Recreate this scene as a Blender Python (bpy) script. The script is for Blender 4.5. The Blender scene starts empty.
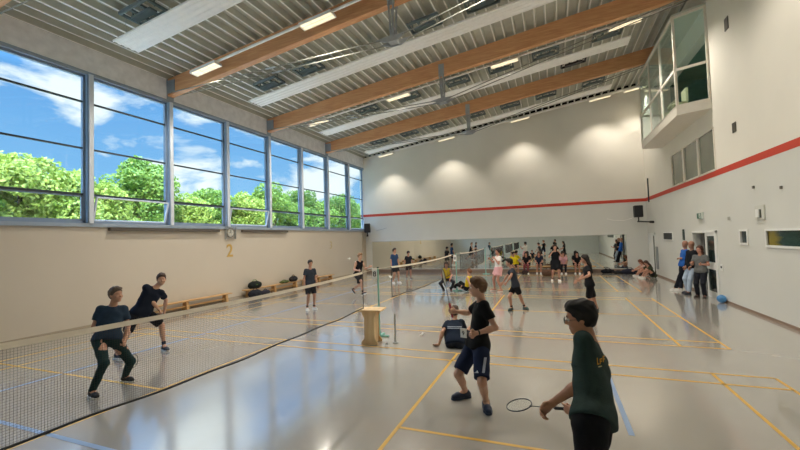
import bpy, bmesh, math, random
import numpy as np
from mathutils import Vector, Matrix
random.seed(7); RNG = np.random.default_rng(11)
SC = bpy.context.scene; COL = SC.collection
PI = math.pi
# ------------------------------------------------------------------ camera numbers (photo frame 800 x 450)
FPX, YAW, PITCH, ROLL = 387.1, 0.3752, 0.0377, -0.0316
CAM = np.array([3.7685, -4.275, 2.199])
def cam_axes():
    c, s = math.cos(YAW), math.sin(YAW)
    F = np.array([-s*math.cos(PITCH), c*math.cos(PITCH), math.sin(PITCH)])
    R = np.array([c, s, 0.0]); U = np.cross(R, F)
    a, b = math.cos(ROLL), math.sin(ROLL)
    return a*R+b*U, -b*R+a*U, F
CR, CU, CF = cam_axes()
FH = np.array([CF[0], CF[1], 0.0]); FH /= np.linalg.norm(FH)
def ray(px):
    d = CF + CR*(px[0]-400)/FPX - CU*(px[1]-225)/FPX
    return d/np.linalg.norm(d)
def onz(px, z=0.0):
    d = ray(px); return CAM + d*((z-CAM[2])/d[2])
def ony(px, y):
    d = ray(px); return CAM + d*((y-CAM[1])/d[1])
def onx(px, x):
    d = ray(px); return CAM + d*((x-CAM[0])/d[0])
def at_depth(px, ref):          # on the vertical plane facing the camera through ref
    d = ray(px); return CAM + d*(np.dot(np.asarray(ref)-CAM, FH)/np.dot(d, FH))
# ------------------------------------------------------------------ room numbers
XL, XR, YB, YR = -8.467, 8.528, 20.047, -4.6
SILL, HEAD, EAVE = 2.94, 7.2, 8.02
def roofz(x): return EAVE + (x-XL)*0.1332
# ------------------------------------------------------------------ materials
def lin(c):
    if isinstance(c, str):
        c = c.lstrip('#'); c = [int(c[i:i+2], 16) for i in (0, 2, 4)]
    return [((v/255)/12.92 if v/255 <= 0.04045 else ((v/255+0.055)/1.055)**2.4) for v in c[:3]] + [1.0]
MATS = {}
def mat(name, col, rough=0.6, metal=0.0, noise=0.0, nscale=8.0, bump=0.0, bscale=60.0, emit=None, estr=0.0, spec=0.5, stretch=(1, 1, 1), coat=0.0):
    if name in MATS: return MATS[name]
    m = bpy.data.materials.new(name); m.use_nodes = True; nt = m.node_tree; N = nt.nodes; L = nt.links
    b = N['Principled BSDF']
    b.inputs['Base Color'].default_value = lin(col); b.inputs['Roughness'].default_value = rough
    b.inputs['Metallic'].default_value = metal; b.inputs['Specular IOR Level'].default_value = spec
    b.inputs['Coat Weight'].default_value = coat
    tc = N.new('ShaderNodeTexCoord'); mp = N.new('ShaderNodeMapping'); mp.inputs['Scale'].default_value = stretch
    L.new(tc.outputs['Object'], mp.inputs['Vector'])
    nz = N.new('ShaderNodeTexNoise'); nz.inputs['Scale'].default_value = nscale; nz.inputs['Detail'].default_value = 4
    L.new(mp.outputs[0], nz.inputs['Vector'])
    rp = N.new('ShaderNodeValToRGB'); c = lin(col); k = max(noise, 0.03)
    rp.color_ramp.elements[0].position = .3; rp.color_ramp.elements[1].position = .7
    rp.color_ramp.elements[0].color = [max(0, v*(1-k)) for v in c[:3]]+[1]; rp.color_ramp.elements[1].color = [min(1, v*(1+k)) for v in c[:3]]+[1]
    L.new(nz.outputs['Fac'], rp.inputs['Fac']); L.new(rp.outputs['Color'], b.inputs['Base Color'])
    if bump:
        n2 = N.new('ShaderNodeTexNoise'); n2.inputs['Scale'].default_value = bscale; L.new(mp.outputs[0], n2.inputs['Vector'])
        bp = N.new('ShaderNodeBump'); bp.inputs['Strength'].default_value = bump; bp.inputs['Distance'].default_value = 0.01
        L.new(n2.outputs['Fac'], bp.inputs['Height']); L.new(bp.outputs[0], b.inputs['Normal'])
    if emit:
        b.inputs['Emission Color'].default_value = lin(emit); b.inputs['Emission Strength'].default_value = estr
    MATS[name] = m; return m
def wood_mat(name, c1, c2, rough=0.5, stretch=(0.6, 8, 8)):
    if name in MATS: return MATS[name]
    m = bpy.data.materials.new(name); m.use_nodes = True; nt = m.node_tree; N = nt.nodes; L = nt.links
    b = N['Principled BSDF']; b.inputs['Roughness'].default_value = rough
    tc = N.new('ShaderNodeTexCoord'); mp = N.new('ShaderNodeMapping'); mp.inputs['Scale'].default_value = stretch
    L.new(tc.outputs['Object'], mp.inputs['Vector'])
    nz = N.new('ShaderNodeTexNoise'); nz.inputs['Scale'].default_value = 2.5; nz.inputs['Detail'].default_value = 8; nz.inputs['Distortion'].default_value = 0.6
    L.new(mp.outputs[0], nz.inputs['Vector'])
    rp = N.new('ShaderNodeValToRGB'); rp.color_ramp.elements[0].position = .35; rp.color_ramp.elements[1].position = .68
    rp.color_ramp.elements[0].color = lin(c1); rp.color_ramp.elements[1].color = lin(c2)
    L.new(nz.outputs['Fac'], rp.inputs['Fac']); L.new(rp.outputs['Color'], b.inputs['Base Color'])
    MATS[name] = m; return m
def glass_mat(name, tint='#f4fbfb', refl=0.08, dark=0.0):
    if name in MATS: return MATS[name]
    m = bpy.data.materials.new(name); m.use_nodes = True; nt = m.node_tree; N = nt.nodes; L = nt.links
    N.remove(N['Principled BSDF']); out = N['Material Output']
    tr = N.new('ShaderNodeBsdfTransparent'); tr.inputs['Color'].default_value = lin(tint)
    gl = N.new('ShaderNodeBsdfGlossy'); gl.inputs['Roughness'].default_value = 0.02
    lw = N.new('ShaderNodeLayerWeight'); lw.inputs['Blend'].default_value = 0.5; pw = N.new('ShaderNodeMath'); pw.operation = 'POWER'; pw.inputs[1].default_value = 5; L.new(lw.outputs['Facing'], pw.inputs[0])
    fr = N.new('ShaderNodeMath'); fr.operation = 'MULTIPLY_ADD'; fr.inputs[1].default_value = 0.9; fr.inputs[2].default_value = 0.03; L.new(pw.outputs[0], fr.inputs[0])
    mx = N.new('ShaderNodeMixShader'); L.new(fr.outputs[0], mx.inputs[0]); L.new(tr.outputs[0], mx.inputs[1]); L.new(gl.outputs[0], mx.inputs[2])
    L.new(mx.outputs[0], out.inputs['Surface']); MATS[name] = m; return m
# ------------------------------------------------------------------ object helpers
def tag(o, label=None, cat=None, group=None, kind=None):
    if label: o['label'] = label
    if cat: o['category'] = cat
    if group: o['group'] = group
    if kind: o['kind'] = kind
    return o
def empty(name, loc=(0, 0, 0), rz=0, **k):
    o = bpy.data.objects.new(name, None); COL.objects.link(o); o.location = loc; o.rotation_euler = (0, 0, rz)
    o.empty_display_size = 0.1
    return tag(o, **k)
def link_mesh(name, me, parent=None, loc=None, **k):
    o = bpy.data.objects.new(name, me); COL.objects.link(o)
    if parent is not None: o.parent = parent
    if loc is not None: o.location = loc
    return tag(o, **k)
class MB:
    def __init__(s): s.bm = bmesh.new(); s.mi = 0
    def _m(s, fs):
        for f in fs: f.material_index = s.mi
    def box(s, x0, x1, y0, y1, z0, z1, M=None):
        vs = [s.bm.verts.new((x, y, z)) for x in (x0, x1) for y in (y0, y1) for z in (z0, z1)]
        if M is not None:
            for v in vs: v.co = M @ v.co
        F = [(0, 1, 3, 2), (4, 6, 7, 5), (0, 4, 5, 1), (2, 3, 7, 6), (0, 2, 6, 4), (1, 5, 7, 3)]
        s._m([s.bm.faces.new([vs[i] for i in f]) for f in F]); return s
    def quad(s, *p):
        s._m([s.bm.faces.new([s.bm.verts.new(q) for q in p])]); return s
    def prism(s, pts, axis, a, b):       # outline pts extruded along axis 0/1/2 from a to b
        def mk(p, t):
            q = list(p); q.insert(axis, t); return s.bm.verts.new(q)
        A = [mk(p, a) for p in pts]; B = [mk(p, b) for p in pts]; n = len(pts)
        fs = [s.bm.faces.new(A), s.bm.faces.new(B[::-1])]
        for i in range(n): fs.append(s.bm.faces.new([A[i], B[i], B[(i+1) % n], A[(i+1) % n]]))
        s._m(fs); return s
    def tube(s, pts, r, n=8, r2=None, flat=1.0, cap=True):
        pts = [Vector(p) for p in pts]; rings = []
        for i, p in enumerate(pts):
            t = (pts[min(i+1, len(pts)-1)] - pts[max(i-1, 0)]).normalized()
            a = t.orthogonal().normalized() if i == 0 else (rings_a - t*rings_a.dot(t)).normalized()
            rings_a = a; b = t.cross(a)
            rr = r if r2 is None else r+(r2-r)*i/(len(pts)-1)
            rings.append([s.bm.verts.new(p + a*math.cos(2*PI*k/n)*rr + b*math.sin(2*PI*k/n)*rr*flat) for k in range(n)])
        fs = []
        for A, B in zip(rings, rings[1:]):
            for k in range(n): fs.append(s.bm.faces.new([A[k], A[(k+1) % n], B[(k+1) % n], B[k]]))
        if cap: fs += [s.bm.faces.new(rings[0][::-1]), s.bm.faces.new(rings[-1])]
        s._m(fs); return s
    def lathe(s, prof, n=20, M=None, arc=2*PI):
        rings = []
        for r, z in prof:
            ring = []
            for k in range(n):
                v = Vector((r*math.cos(arc*k/n), r*math.sin(arc*k/n), z))
                ring.append(s.bm.verts.new(M @ v if M is not None else v))
            rings.append(ring)
        fs = []
        for A, B in zip(rings, rings[1:]):
            for k in range(n): fs.append(s.bm.faces.new([A[k], A[(k+1) % n], B[(k+1) % n], B[k]]))
        s._m(fs); return s
    def build(s, name, mats, parent=None, smooth=False, bevel=0.0, loc=None, **k):
        bmesh.ops.remove_doubles(s.bm, verts=s.bm.verts, dist=1e-6) if False else None
        bmesh.ops.recalc_face_normals(s.bm, faces=s.bm.faces)
        if bevel: bmesh.ops.bevel(s.bm, geom=s.bm.edges[:], offset=bevel, segments=2, affect='EDGES', clamp_overlap=True)
        me = bpy.data.meshes.new(name); s.bm.to_mesh(me); s.bm.free()
        for m in (mats if isinstance(mats, (list, tuple)) else [mats]): me.materials.append(m)
        if smooth: me.shade_smooth()
        return link_mesh(name, me, parent, loc, **k)
def copy_tree(o, parent=None):
    c = o.copy(); COL.objects.link(c)
    if parent is not None: c.parent = parent
    for ch in list(o.children): copy_tree(ch, c)
    return c
# ------------------------------------------------------------------ common materials
M_steel = mat('blue_grey_steel', '#9aa8b8', 0.45, 0.0, 0.04)
M_steel_dark = mat('dark_steel', '#39424a', 0.5, 0.2)
M_galv = mat('galvanised_steel', '#a9adaf', 0.4, 0.4, 0.06)
M_white_metal = mat('white_coated_metal', '#f6f3ee', 0.45, 0.0, 0.02)
M_white_frame = mat('white_frame', '#e9eae6', 0.5)
M_black = mat('black_plastic', '#1c1d20', 0.5)
M_glass = glass_mat('window_glass')
M_darkglass = mat('dark_glass', '#2c3936', 0.08, 0.0, 0.25, 1.5)
M_wall_white = mat('wall_white_paint', '#e8e3d8', 0.75, 0, 0.02, 0.6, 0.05, 30)
M_wall_grey = mat('wall_pale_grey_paint', '#d6d6d0', 0.7, 0, 0.02, 0.6, 0.05, 30)
M_beige = mat('wall_beige_panel', '#cbc1b2', 0.7, 0, 0.03, 0.5, 0.05, 25)
M_red = mat('red_band', '#c8402c', 0.6)
M_lead = mat('eave_band', '#f1f1f3', 0.85, 0, 0.08, 4, 0.1, 40)
# ================================================================== ROOM SHELL
def floor_material():
    m = bpy.data.materials.new('grey_sports_floor'); m.use_nodes = True; nt = m.node_tree; N = nt.nodes; L = nt.links
    b = N['Principled BSDF']; b.inputs['Specular IOR Level'].default_value = 0.7; b.inputs['Coat Weight'].default_value = 1.0; b.inputs['Coat Roughness'].default_value = .1; b.inputs['Coat IOR'].default_value = 1.65
    tc = N.new('ShaderNodeTexCoord'); nz = N.new('ShaderNodeTexNoise'); nz.inputs['Scale'].default_value = 0.7; nz.inputs['Detail'].default_value = 6
    L.new(tc.outputs['Object'], nz.inputs['Vector'])
    rp = N.new('ShaderNodeValToRGB'); rp.color_ramp.elements[0].color = lin('#a09b93'); rp.color_ramp.elements[1].color = lin('#aaa59c')
    L.new(nz.outputs['Fac'], rp.inputs['Fac']); L.new(rp.outputs[0], b.inputs['Base Color'])
    n2 = N.new('ShaderNodeTexNoise'); n2.inputs['Scale'].default_value = 2.2; n2.inputs['Detail'].default_value = 5; L.new(tc.outputs['Object'], n2.inputs['Vector'])
    mr = N.new('ShaderNodeMapRange'); mr.inputs['To Min'].default_value = 0.17; mr.inputs['To Max'].default_value = 0.27
    L.new(n2.outputs['Fac'], mr.inputs['Value']); L.new(mr.outputs[0], b.inputs['Roughness'])
    n3 = N.new('ShaderNodeTexNoise'); n3.inputs['Scale'].default_value = 9; n3.inputs['Detail'].default_value = 3; L.new(tc.outputs['Object'], n3.inputs['Vector'])
    bp = N.new('ShaderNodeBump'); bp.inputs['Strength'].default_value = 0.12; bp.inputs['Distance'].default_value = 0.01
    L.new(n3.outputs['Fac'], bp.inputs['Height']); L.new(bp.outputs[0], b.inputs['Normal'])
    return m
flo = MB().box(XL-0.3, XR+0.3, YR-0.3, YB+0.3, -0.2, 0).build('floor', floor_material(), kind='structure')
M_yel = mat('yellow_line_paint', '#d9ab45', 0.4); M_blue = mat('blue_line_paint', '#869fc2', 0.4)
def lines(name, segs, m):
    b = MB()
    for x0, y0, x1, y1, w in segs: b.box(min(x0, x1)-(w/2 if x0 == x1 else 0), max(x0, x1)+(w/2 if x0 == x1 else 0), min(y0, y1)-(w/2 if y0 == y1 else 0), max(y0, y1)+(w/2 if y0 == y1 else 0), 0.0005, 0.002)
    return b.build(name, m, flo)
for yc in (0.0, 7.654, 15.31):
    W = 0.045; S = []
    for sx in (-1, 1):
        S += [(sx*1.98, yc-3.05, sx*1.98, yc+3.05, W), (sx*5.94, yc-3.05, sx*5.94, yc+3.05, W), (sx*6.7, yc-3.05, sx*6.7, yc+3.05, W), (sx*1.98, yc, sx*6.7, yc, W)]
    for d in (-3.05, -2.59, 2.59, 3.05): S.append((-6.7, yc+d, 6.7, yc+d, W))
    lines('court_line', S, M_yel)
lines('court_line', [(-4.47, -1.45, 0.5, -1.45, 0.06), (-4.47, -1.45, -4.47, 16.6, 0.06), (4.47, 0.6, 4.47, 3.9, 0.06)], M_blue)
# walls
T = 0.3
zrb = 3.85
wl = MB(); wl.box(XL-T, XL, YR, YB, 0, SILL-0.1); wl.build('wall_left', M_beige, kind='structure')
MB().box(XL-T, XL-0.001, YR, YB, HEAD+0.06, EAVE+0.35).build('trim_1', M_lead, kind='structure')            # band over the windows
MB().box(XL-T, XL+0.06, YR, YB, SILL-0.1, SILL).box(XL-T, XL+0.03, YR, YB, HEAD-0.0, HEAD+0.1).build('trim_2', M_steel, kind='structure')
MB().box(XL, XL+0.012, YR, YB, 0, 0.08).build('baseboard_left', mat('base_beige', '#a99c88', 0.6), kind='structure')
def rz2(x): return roofz(x)-0.0
def back(z0, z1f, m, name, y0=YB, y1=YB+T):
    b = MB(); z = z1f
    b.prism([(XL-T, z0), (XR+T, z0), (XR+T, z(XR+T)), (XL-T, z(XL-T))], 1, y0, y1)
    return b
bw = back(zrb+0.17, lambda x: roofz(x)-0.02, None, '').build('wall_back', [M_wall_white], kind='structure')
MB().box(XL-T, XR+T, YB, YB+T, 2.12, zrb).build('wall_back_lower', M_wall_grey, kind='structure')
MB().box(XL-T, XR+T, YB+0.02, YB+T, 0, 2.12).box(XL-0.01, -7.92, YB, YB+.03, 0, 2.12).box(7.5, XR+0.01, YB, YB+.03, 0, 2.12).build('wall_back_base', M_beige if False else M_wall_grey, kind='structure')
MB().box(XL-T, XR+T, YB-0.004, YB+T, zrb, zrb+0.17).build('trim_3', M_red, kind='structure')
MB().box(XL, XR, YB-0.02, YB+0.02, 0, 0.1).build('baseboard_back', mat('base_brown', '#8d7767', 0.6), kind='structure')
# mirror
mirm = bpy.data.materials.new('mirror_glass'); mirm.use_nodes = True
_b = mirm.node_tree.nodes['Principled BSDF']; _b.inputs['Base Color'].default_value = lin('#e4e8e2'); _b.inputs['Metallic'].default_value = 1; _b.inputs['Roughness'].default_value = 0.012
mr = empty('wall_mirror', (-0.2, YB, 0.25), label='long wall mirror of joined panels along the foot of the back wall', cat='mirror')
x0 = -7.92; n = 10; w = (7.5+7.92)/n
for i in range(n):
    MB().box(x0+i*w+0.003+0.2, x0+(i+1)*w-0.003+0.2, -0.012, -0.004, 0.0, 1.84).build('mirror_panel', mirm, mr)
b = MB(); b.box(x0+.2, 7.7, -0.004, 0.02, -0.02, 1.87); b.box(x0+.2, 7.7, -0.03, 0.02, -0.05, 0.0); b.box(x0+.2, 7.7, -0.018, 0.02, 1.84, 1.865)
for i in range(n): 
    if i > 6: b.box(x0+i*w+w*.3+.2, x0+i*w+w*.3+.26, -0.02, 0, 1.80, 1.85)
b.build('frame', mat('mirror_frame', '#b9bab2', 0.5), mr)
MB().box(XL, 7.7, YB-0.06, YB-0.001, 0.10, 0.2).build('trim_4', mat('rail_wood', '#8d7767', 0.6), kind='structure')
# rear wall behind the camera
MB().prism([(XL-T, 0), (XR+T, 0), (XR+T, roofz(XR+T)), (XL-T, roofz(XL-T))], 1, YR-T, YR).build('wall_rear', mat('rear_grey', '#c9cecb', 0.7), kind='structure')
# right wall, opening for the door, window strip, high windows and glazed gallery
def wall_with_holes(x0, x1, y0, y1, z0, z1, holes, m, name):
    ys = sorted({y0, y1, *[h[0] for h in holes if y0 < h[0] < y1], *[h[1] for h in holes if y0 < h[1] < y1]})
    zs = sorted({z0, z1, *[h[2] for h in holes if z0 < h[2] < z1], *[h[3] for h in holes if z0 < h[3] < z1]})
    b = MB()
    for ya, yb in zip(ys, ys[1:]):
        run = None
        for za, zb in zip(zs, zs[1:]):
            c = ((ya+yb)/2, (za+zb)/2)
            if any(h[0] < c[0] < h[1] and h[2] < c[1] < h[3] for h in holes): continue
            b.box(x0, x1, ya, yb, za, zb)
    return b.build(name, m, kind='structure')
DOOR = (10.62, 12.75, -0.01, 2.13); HW = (10.38, 14.97, 4.05, 5.36); GAL = (10.45, 15.75, 6.3, 8.52); STRIP = (3.2, 7.55, 1.79, 2.13); SMW = (8.55, 8.93, 1.82, 2.13); LOU = (15.5, 17.4, 1.83, 2.1)
holes = [DOOR, HW, GAL, STRIP, SMW]
wall_with_holes(XR, XR+T, YR, YB+T, 0, zrb, holes, M_wall_grey, 'wall_right')
wall_with_holes(XR, XR+T, YR, YB+T, zrb+0.18, roofz(XR)+0.02, holes, M_wall_white, 'wall_right_upper')
MB().box(XR-0.004, XR+T, YR, YB+T, zrb, zrb+0.18).build('trim_5', M_red, kind='structure')
MB().box(XR-0.014, XR, YR, DOOR[0]-.1, 0, 0.07).box(XR-0.014, XR, DOOR[1]+.1, YB, 0, 0.07).build('baseboard_right', mat('base_brown', '#8d7767', 0.6), kind='structure')
# ceiling: trapezoidal deck, ribs along Y
def deck():
    b = MB(); per = 0.352; x = XL-T; n = int((XR-XL+2*T)/per)+1
    y0, y1 = YR-T, YB+T
    for i in range(n):
        a = x+i*per
        P = [(a, 0.17), (a+0.24, 0.17), (a+0.275, 0.0), (a+0.320, 0.0), (a+0.352, 0.17)]
        pts = [(px, roofz(px)+dz-0.0) for px, dz in P]
        for k, ((xa, za), (xb, zb)) in enumerate(zip(pts, pts[1:])):
            b.mi = 1 if k == 2 else 0  # window light on rib flanges and shade in valleys painted as two tones
            b.quad((xa, y0, za), (xb, y0, zb), (xb, y1, zb), (xa, y1, za))
    b.mi = 0
    b.prism([(XL-2, roofz(XL-2)+0.2), (XR+1, roofz(XR+1)+0.2), (XR+1, roofz(XR+1)+0.5), (XL-2, roofz(XL-2)+0.5)], 1, YR-1, YB+1)
    b.build('ceiling', [mat('deck_valley_shaded', '#c2c2b6', 0.7, 0.0, 0.06, 3), mat('deck_rib_lit', '#f2f1ea', 0.45, 0.1)], kind='structure')
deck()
back(EAVE-.3, lambda x: roofz(x)+.2, None, '', YB+.22, YB+.34).build('trim_7', mat('closure_black', '#151515', .9), kind='structure')
# ================================================================== LEFT WINDOWS
edges = [YR] + [0.2+2.515*k for k in range(-1, 8)] + [YB]
edges[-1] = YB
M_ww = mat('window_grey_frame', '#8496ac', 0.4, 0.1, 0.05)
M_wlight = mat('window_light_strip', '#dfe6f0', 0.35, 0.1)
for i, (ya, yb) in enumerate(zip(edges, edges[1:])):
    w = empty('window_%d' % (i+1), (XL-0.1, (ya+yb)/2, SILL), kind='structure')
    h = (yb-ya)/2; H = HEAD-SILL
    f = MB(); e = 0.085
    f.box(-.05, .05, -h+e, -h+e+.05, 0, H); f.box(-.05, .05, h-e-.05, h-e, 0, H); f.box(-.05, .05, -h, h, H-.07, H); f.box(-.05, .05, -h, h, 0, .07)
    f.build('window_frame', M_ww, w)
    if i < 9:
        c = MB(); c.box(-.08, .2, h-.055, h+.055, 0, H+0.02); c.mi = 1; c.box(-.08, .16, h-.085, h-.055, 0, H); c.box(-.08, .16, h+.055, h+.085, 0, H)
        c.build('window_post', [M_wlight, M_ww], w)
    t = MB()
    for z in (5.08, 6.42): t.box(-.035, .035, -h+.12, h-.12, z-SILL-.022, z-SILL+.022)
    t.box(-.04, .05, -h+.12, h-.12, 3.76-SILL-.03, 3.76-SILL+.03)
    t.build('transom', M_steel_dark, w)
    MB().box(-.006, .006, -h+.12, h-.12, 3.78-SILL, H-.07).build('pane', M_glass, w)
    s = empty('tilt_sash', (0.0, 0, .07)); s.parent = w
    hs = 3.73-SILL-.07
    g = MB(); g.box(-.02, .03, -h+.13, -h+.17, 0, hs); g.box(-.02, .03, h-.17, h-.13, 0, hs); g.box(-.02, .03, -h+.13, h-.13, 0, .045); g.box(-.02, .03, -h+.13, h-.13, hs-.04, hs)
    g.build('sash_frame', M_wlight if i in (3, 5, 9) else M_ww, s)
    MB().box(0, .01, -h+.16, h-.16, .03, hs-.03).build('sash_pane', M_glass, s)
    if i in (3, 5, 9): s.rotation_euler = (0, math.radians(14), 0)
# ================================================================== ROOF BEAMS
M_glu = wood_mat('glulam_spruce', '#cf9263', '#e0a978', 0.5)
def make_beam(i, y, label):
    t = empty('roof_beam', (XL, y, 0), label=label, cat='roof beam', group='timber roof beams')
    x0, x1 = 0.0, XR-XL; b = MB()
    zb = lambda x: (7.42 if x < .1 else 7.42 + x*.1332 - (0.04 if 3 < x < 14 else 0.0))
    xs = [0.02, 0.4, 2, 4, 8.5, 13, 15, x1-.01]
    bot = [(x, 7.42 + x*0.1315) for x in xs]
    top = [(x, roofz(XL+x)-0.005) for x in xs]
    b.prism(bot+top[::-1], 1, -.11, .11)
    b.build('beam_timber', M_glu, t, bevel=0.006)
    c = MB(); c.box(-.02, .02, -.13, .13, 7.25, 8.02); c.box(-.02, .38, -.125, -.112, 7.5, 7.95); c.box(-.02, .38, .112, .125, 7.5, 7.95)
    c.build('end_shoe', M_steel, t)
    zf = 7.55; xm = -XL
    s = MB()
    ztop = 7.42+xm*.1315
    s.box(xm-.11, xm+.11, -.125, -.112, ztop-.05, ztop+.45); s.box(xm-.11, xm+.11, .112, .125, ztop-.05, ztop+.45)
    s.tube([(xm-.07, -.118, ztop+.05), (xm-.02, -.13, zf)], .03, 8); s.tube([(xm+.07, .118, ztop+.05), (xm+.02, .13, zf)], .03, 8)
    s.tube([(xm-.07, .118, ztop+.05), (xm-.02, .13, zf)], .03, 8); s.tube([(xm+.07, -.118, ztop+.05), (xm+.02, -.13, zf)], .03, 8)
    s.build('strut', M_galv, t)
    p = MB(); p.prism([(xm-.45, zf+.02), (xm-.15, zf-.07), (xm+.15, zf-.07), (xm+.45, zf+.1), (xm+.15, zf+.08), (xm-.15, zf+.08)], 1, -.16, -.12)
    p.prism([(xm-.45, zf+.02), (xm-.15, zf-.07), (xm+.15, zf-.07), (xm+.45, zf+.1), (xm+.15, zf+.08), (xm-.15, zf+.08)], 1, .12, .16)
    p.box(xm-.12, xm+.12, -.14, .14, zf-.05, zf+.05); p.build('foot_plate', M_galv, t)
    for sy in (-1, 1):
        r = MB(); r.tube([(.25, sy*.15, 7.5), (xm-.3, sy*.15, zf)], .017, 6); r.build('tie_rod', mat('rod_grey', '#8f8f86', .7, spec=.2), t)
        q = MB(); q.tube([(.25+xm*.5-.18, sy*.15, 7.526), (.25+xm*.5+.18, sy*.15, 7.528)], .03, 8); q.build('turnbuckle', M_galv, t)
        r = MB(); r.tube([(xm+.3, sy*.15, zf+.05), (x1-.2, sy*.15, 9.62)], .017, 6); r.build('tie_rod', mat('rod_grey', '#8f8f86', .7, spec=.2), t)
make_beam(0, 0.2, 'brown glued timber roof beam nearest the camera, only its end in the top left corner')
make_beam(1, 5.25, 'brown glued timber roof beam with steel strut, nearest of the three seen in full')
make_beam(2, 10.3, 'brown glued timber roof beam with steel strut, middle one of three seen in full')
make_beam(3, 15.3, 'brown glued timber roof beam with steel strut, closest to the back wall')
# radiant heating panels
def along(x, y, d): return (x, y, roofz(x)-d)
SL = math.atan(0.1332)
def panel(y, label):
    t = empty('radiant_panel', along(0, y, .6), label=label, cat='heating panel', group='white heating panels under the roof')
    t.rotation_euler = (0, -SL, 0)
    b = MB(); L = 6.85
    prof = [(-.34, .05), (-.34, 0.0)]
    for k in range(4):
        c = -.255+k*.17; prof += [(c-.06, 0), (c-.03, .022), (c+.03, .022), (c+.06, 0)]
    prof += [(.34, 0), (.34, .05)]
    b.prism(prof, 0, -L, L); b.build('panel_body', M_white_metal, t)
    h = MB(); h.tube([(0, 0, .05), (.05, 0, .66)], .006, 5); h = h.build('hanger', M_galv, t)
    for k in range(9):
        for s in (-.28, .28):
            c = h if k == 0 and s < 0 else h.copy()
            if c is not h: COL.objects.link(c); c.parent = t
            c.location = (-6.4+k*1.6, s, 0)
    p = MB(); p.tube([(-L, 0, .09), (L, 0, .09)], .025, 8); p.build('supply_pipe', M_galv, t)
for y, l in ((2.65, 'broad white heating panel hung under the roof, nearest the camera at top left'), (7.55, 'long white heating panel hung between the first and second timber beams'),
             (12.38, 'long white heating panel hung between the second and third timber beams'), (17.3, 'long white heating panel hung between the last timber beam and the back wall')): panel(y, l)
# ceiling lights on carrier rails
M_lamp = mat('lamp_diffuser', '#fff3d8', 0.5, emit='#ffe9c0', estr=.55)
LIGHTW = 150.0
rowd = 0.55
ld = {0: ['nearest the left windows', 'second from the windows', 'third from the windows', 'by the right wall'], }
def light_row(y, xs, rowname, W, angle=120):
    r = MB(); r.box(-6.3, 8.2, -.03, .03, -.0, .05)
    o = r.build('light_rail', M_white_metal, loc=along(0, y, rowd-.06)); o.rotation_euler = (0, -SL, 0)
    tag(o, 'thin white carrier rail holding the ceiling lights %s' % rowname, 'light rail')
    for i, x in enumerate(xs):
        t = empty('ceiling_light', along(x, y, rowd), cat='ceiling light', group='ceiling lights',
                  label='rectangular ceiling light %s, %s' % (rowname, ['nearest the left windows', 'second from the windows', 'third from the windows', 'fourth from the windows, toward the right wall', 'half behind the glazed gallery'][i]))
        t.rotation_euler = (0, -SL, 0)
        h = MB(); h.box(-.52, .52, -.145, .145, 0, .06); h.box(-.52, .52, -.15, -.135, -.03, .02); h.box(-.52, .52, .135, .15, -.03, .02); h.box(-.53, -.51, -.15, .15, -.03, .02); h.box(.51, .53, -.15, .15, -.03, .02)
        h.build('housing', M_white_metal, t)
        g = MB()
        for k in range(3): g.box(-.5+k*.335, -.5+k*.335+.325, -.13, .13, -.012, .002)
        g.build('diffuser', M_lamp, t)
        g = MB()
        for k in range(4): g.box(-.505+k*.335, -.495+k*.335, -.135, .135, -.026, -.01)
        g.box(-.5, .5, -.004, .004, -.026, -.012); g.build('louvre', M_white_metal, t)
        la = bpy.data.lights.new('lamp', 'SPOT'); la.energy = W; la.color = (1.0, .92, .80); la.spot_size = math.radians(angle); la.spot_blend = .6; la.shadow_soft_size = .12
        lo = bpy.data.objects.new('lamp', la); COL.objects.link(lo); lo.parent = t; lo.location = (0, 0, -.05); lo.rotation_euler = (0, SL, 0)
light_row(4.72, (-6.2, -2.05, 2.3, 6.4), 'before the first beam', 480, 140)
light_row(11.0, (-6.2, -2.15, 2.3, 6.42), 'beyond the second beam', 480, 140)
light_row(18.87, (-6.2, -2.1, 2.28, 6.42, 8.1), 'against the back wall', 200, 104)
# dark frames fixed under the deck
def roof_frame(x, y, dark, label):
    t = MB()
    M = Matrix.Translation(Vector(along(x, y, .22))) @ Matrix.Rotation(-SL, 4, 'Y')
    for s in (-.28, .28): t.box(-.5, .5, s-.03, s+.03, -.04, .04, M)
    for s in (-.48, -.16, .16, .48): t.box(s-.03, s+.03, -.28, .28, -.03, .03, M)
    for a in (-.4, .4):
        t.box(a-.015, a+.015, -.015, .015, .0, .25, M)
    t.box(-.35, .35, -.1, .1, -.1, -.04, M)
    o = t.build('ceiling_frame', M_black if dark else mat('frame_slate', '#6a787b', 0.6))
    # move origin to the frame itself
    o.data.transform(Matrix.Translation(-Vector(along(x, y, .22)))); o.location = along(x, y, .22)
    tag(o, label, 'ceiling frame', 'dark frames under the roof deck')
ordn = ['first', 'second', 'third', 'fourth', 'fifth', 'sixth', 'seventh']
for xs, y, nm in (((-5.65,), 2.35, 'above the nearest white panel'), ((-5.8, -4.05, .3, 2.1), 7.2, 'above the panel between first and second beams'),
                  ((-4.1, -2.04, .23, 2.06, 3.8, 6.0), 12.05, 'above the panel between second and third beams'), ((-5.78, -3.81, -1.98, .1, 1.94, 3.74, 5.95), 16.95, 'above the panel before the back wall')):
    for k, x in enumerate(xs): roof_frame(x, y, False, 'dark slotted frame under the roof deck %s, %s from the windows' % (nm, ordn[k]))
roof_frame(4.9, 13.75, True, 'small black frame under the roof deck just before the third beam')
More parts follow.
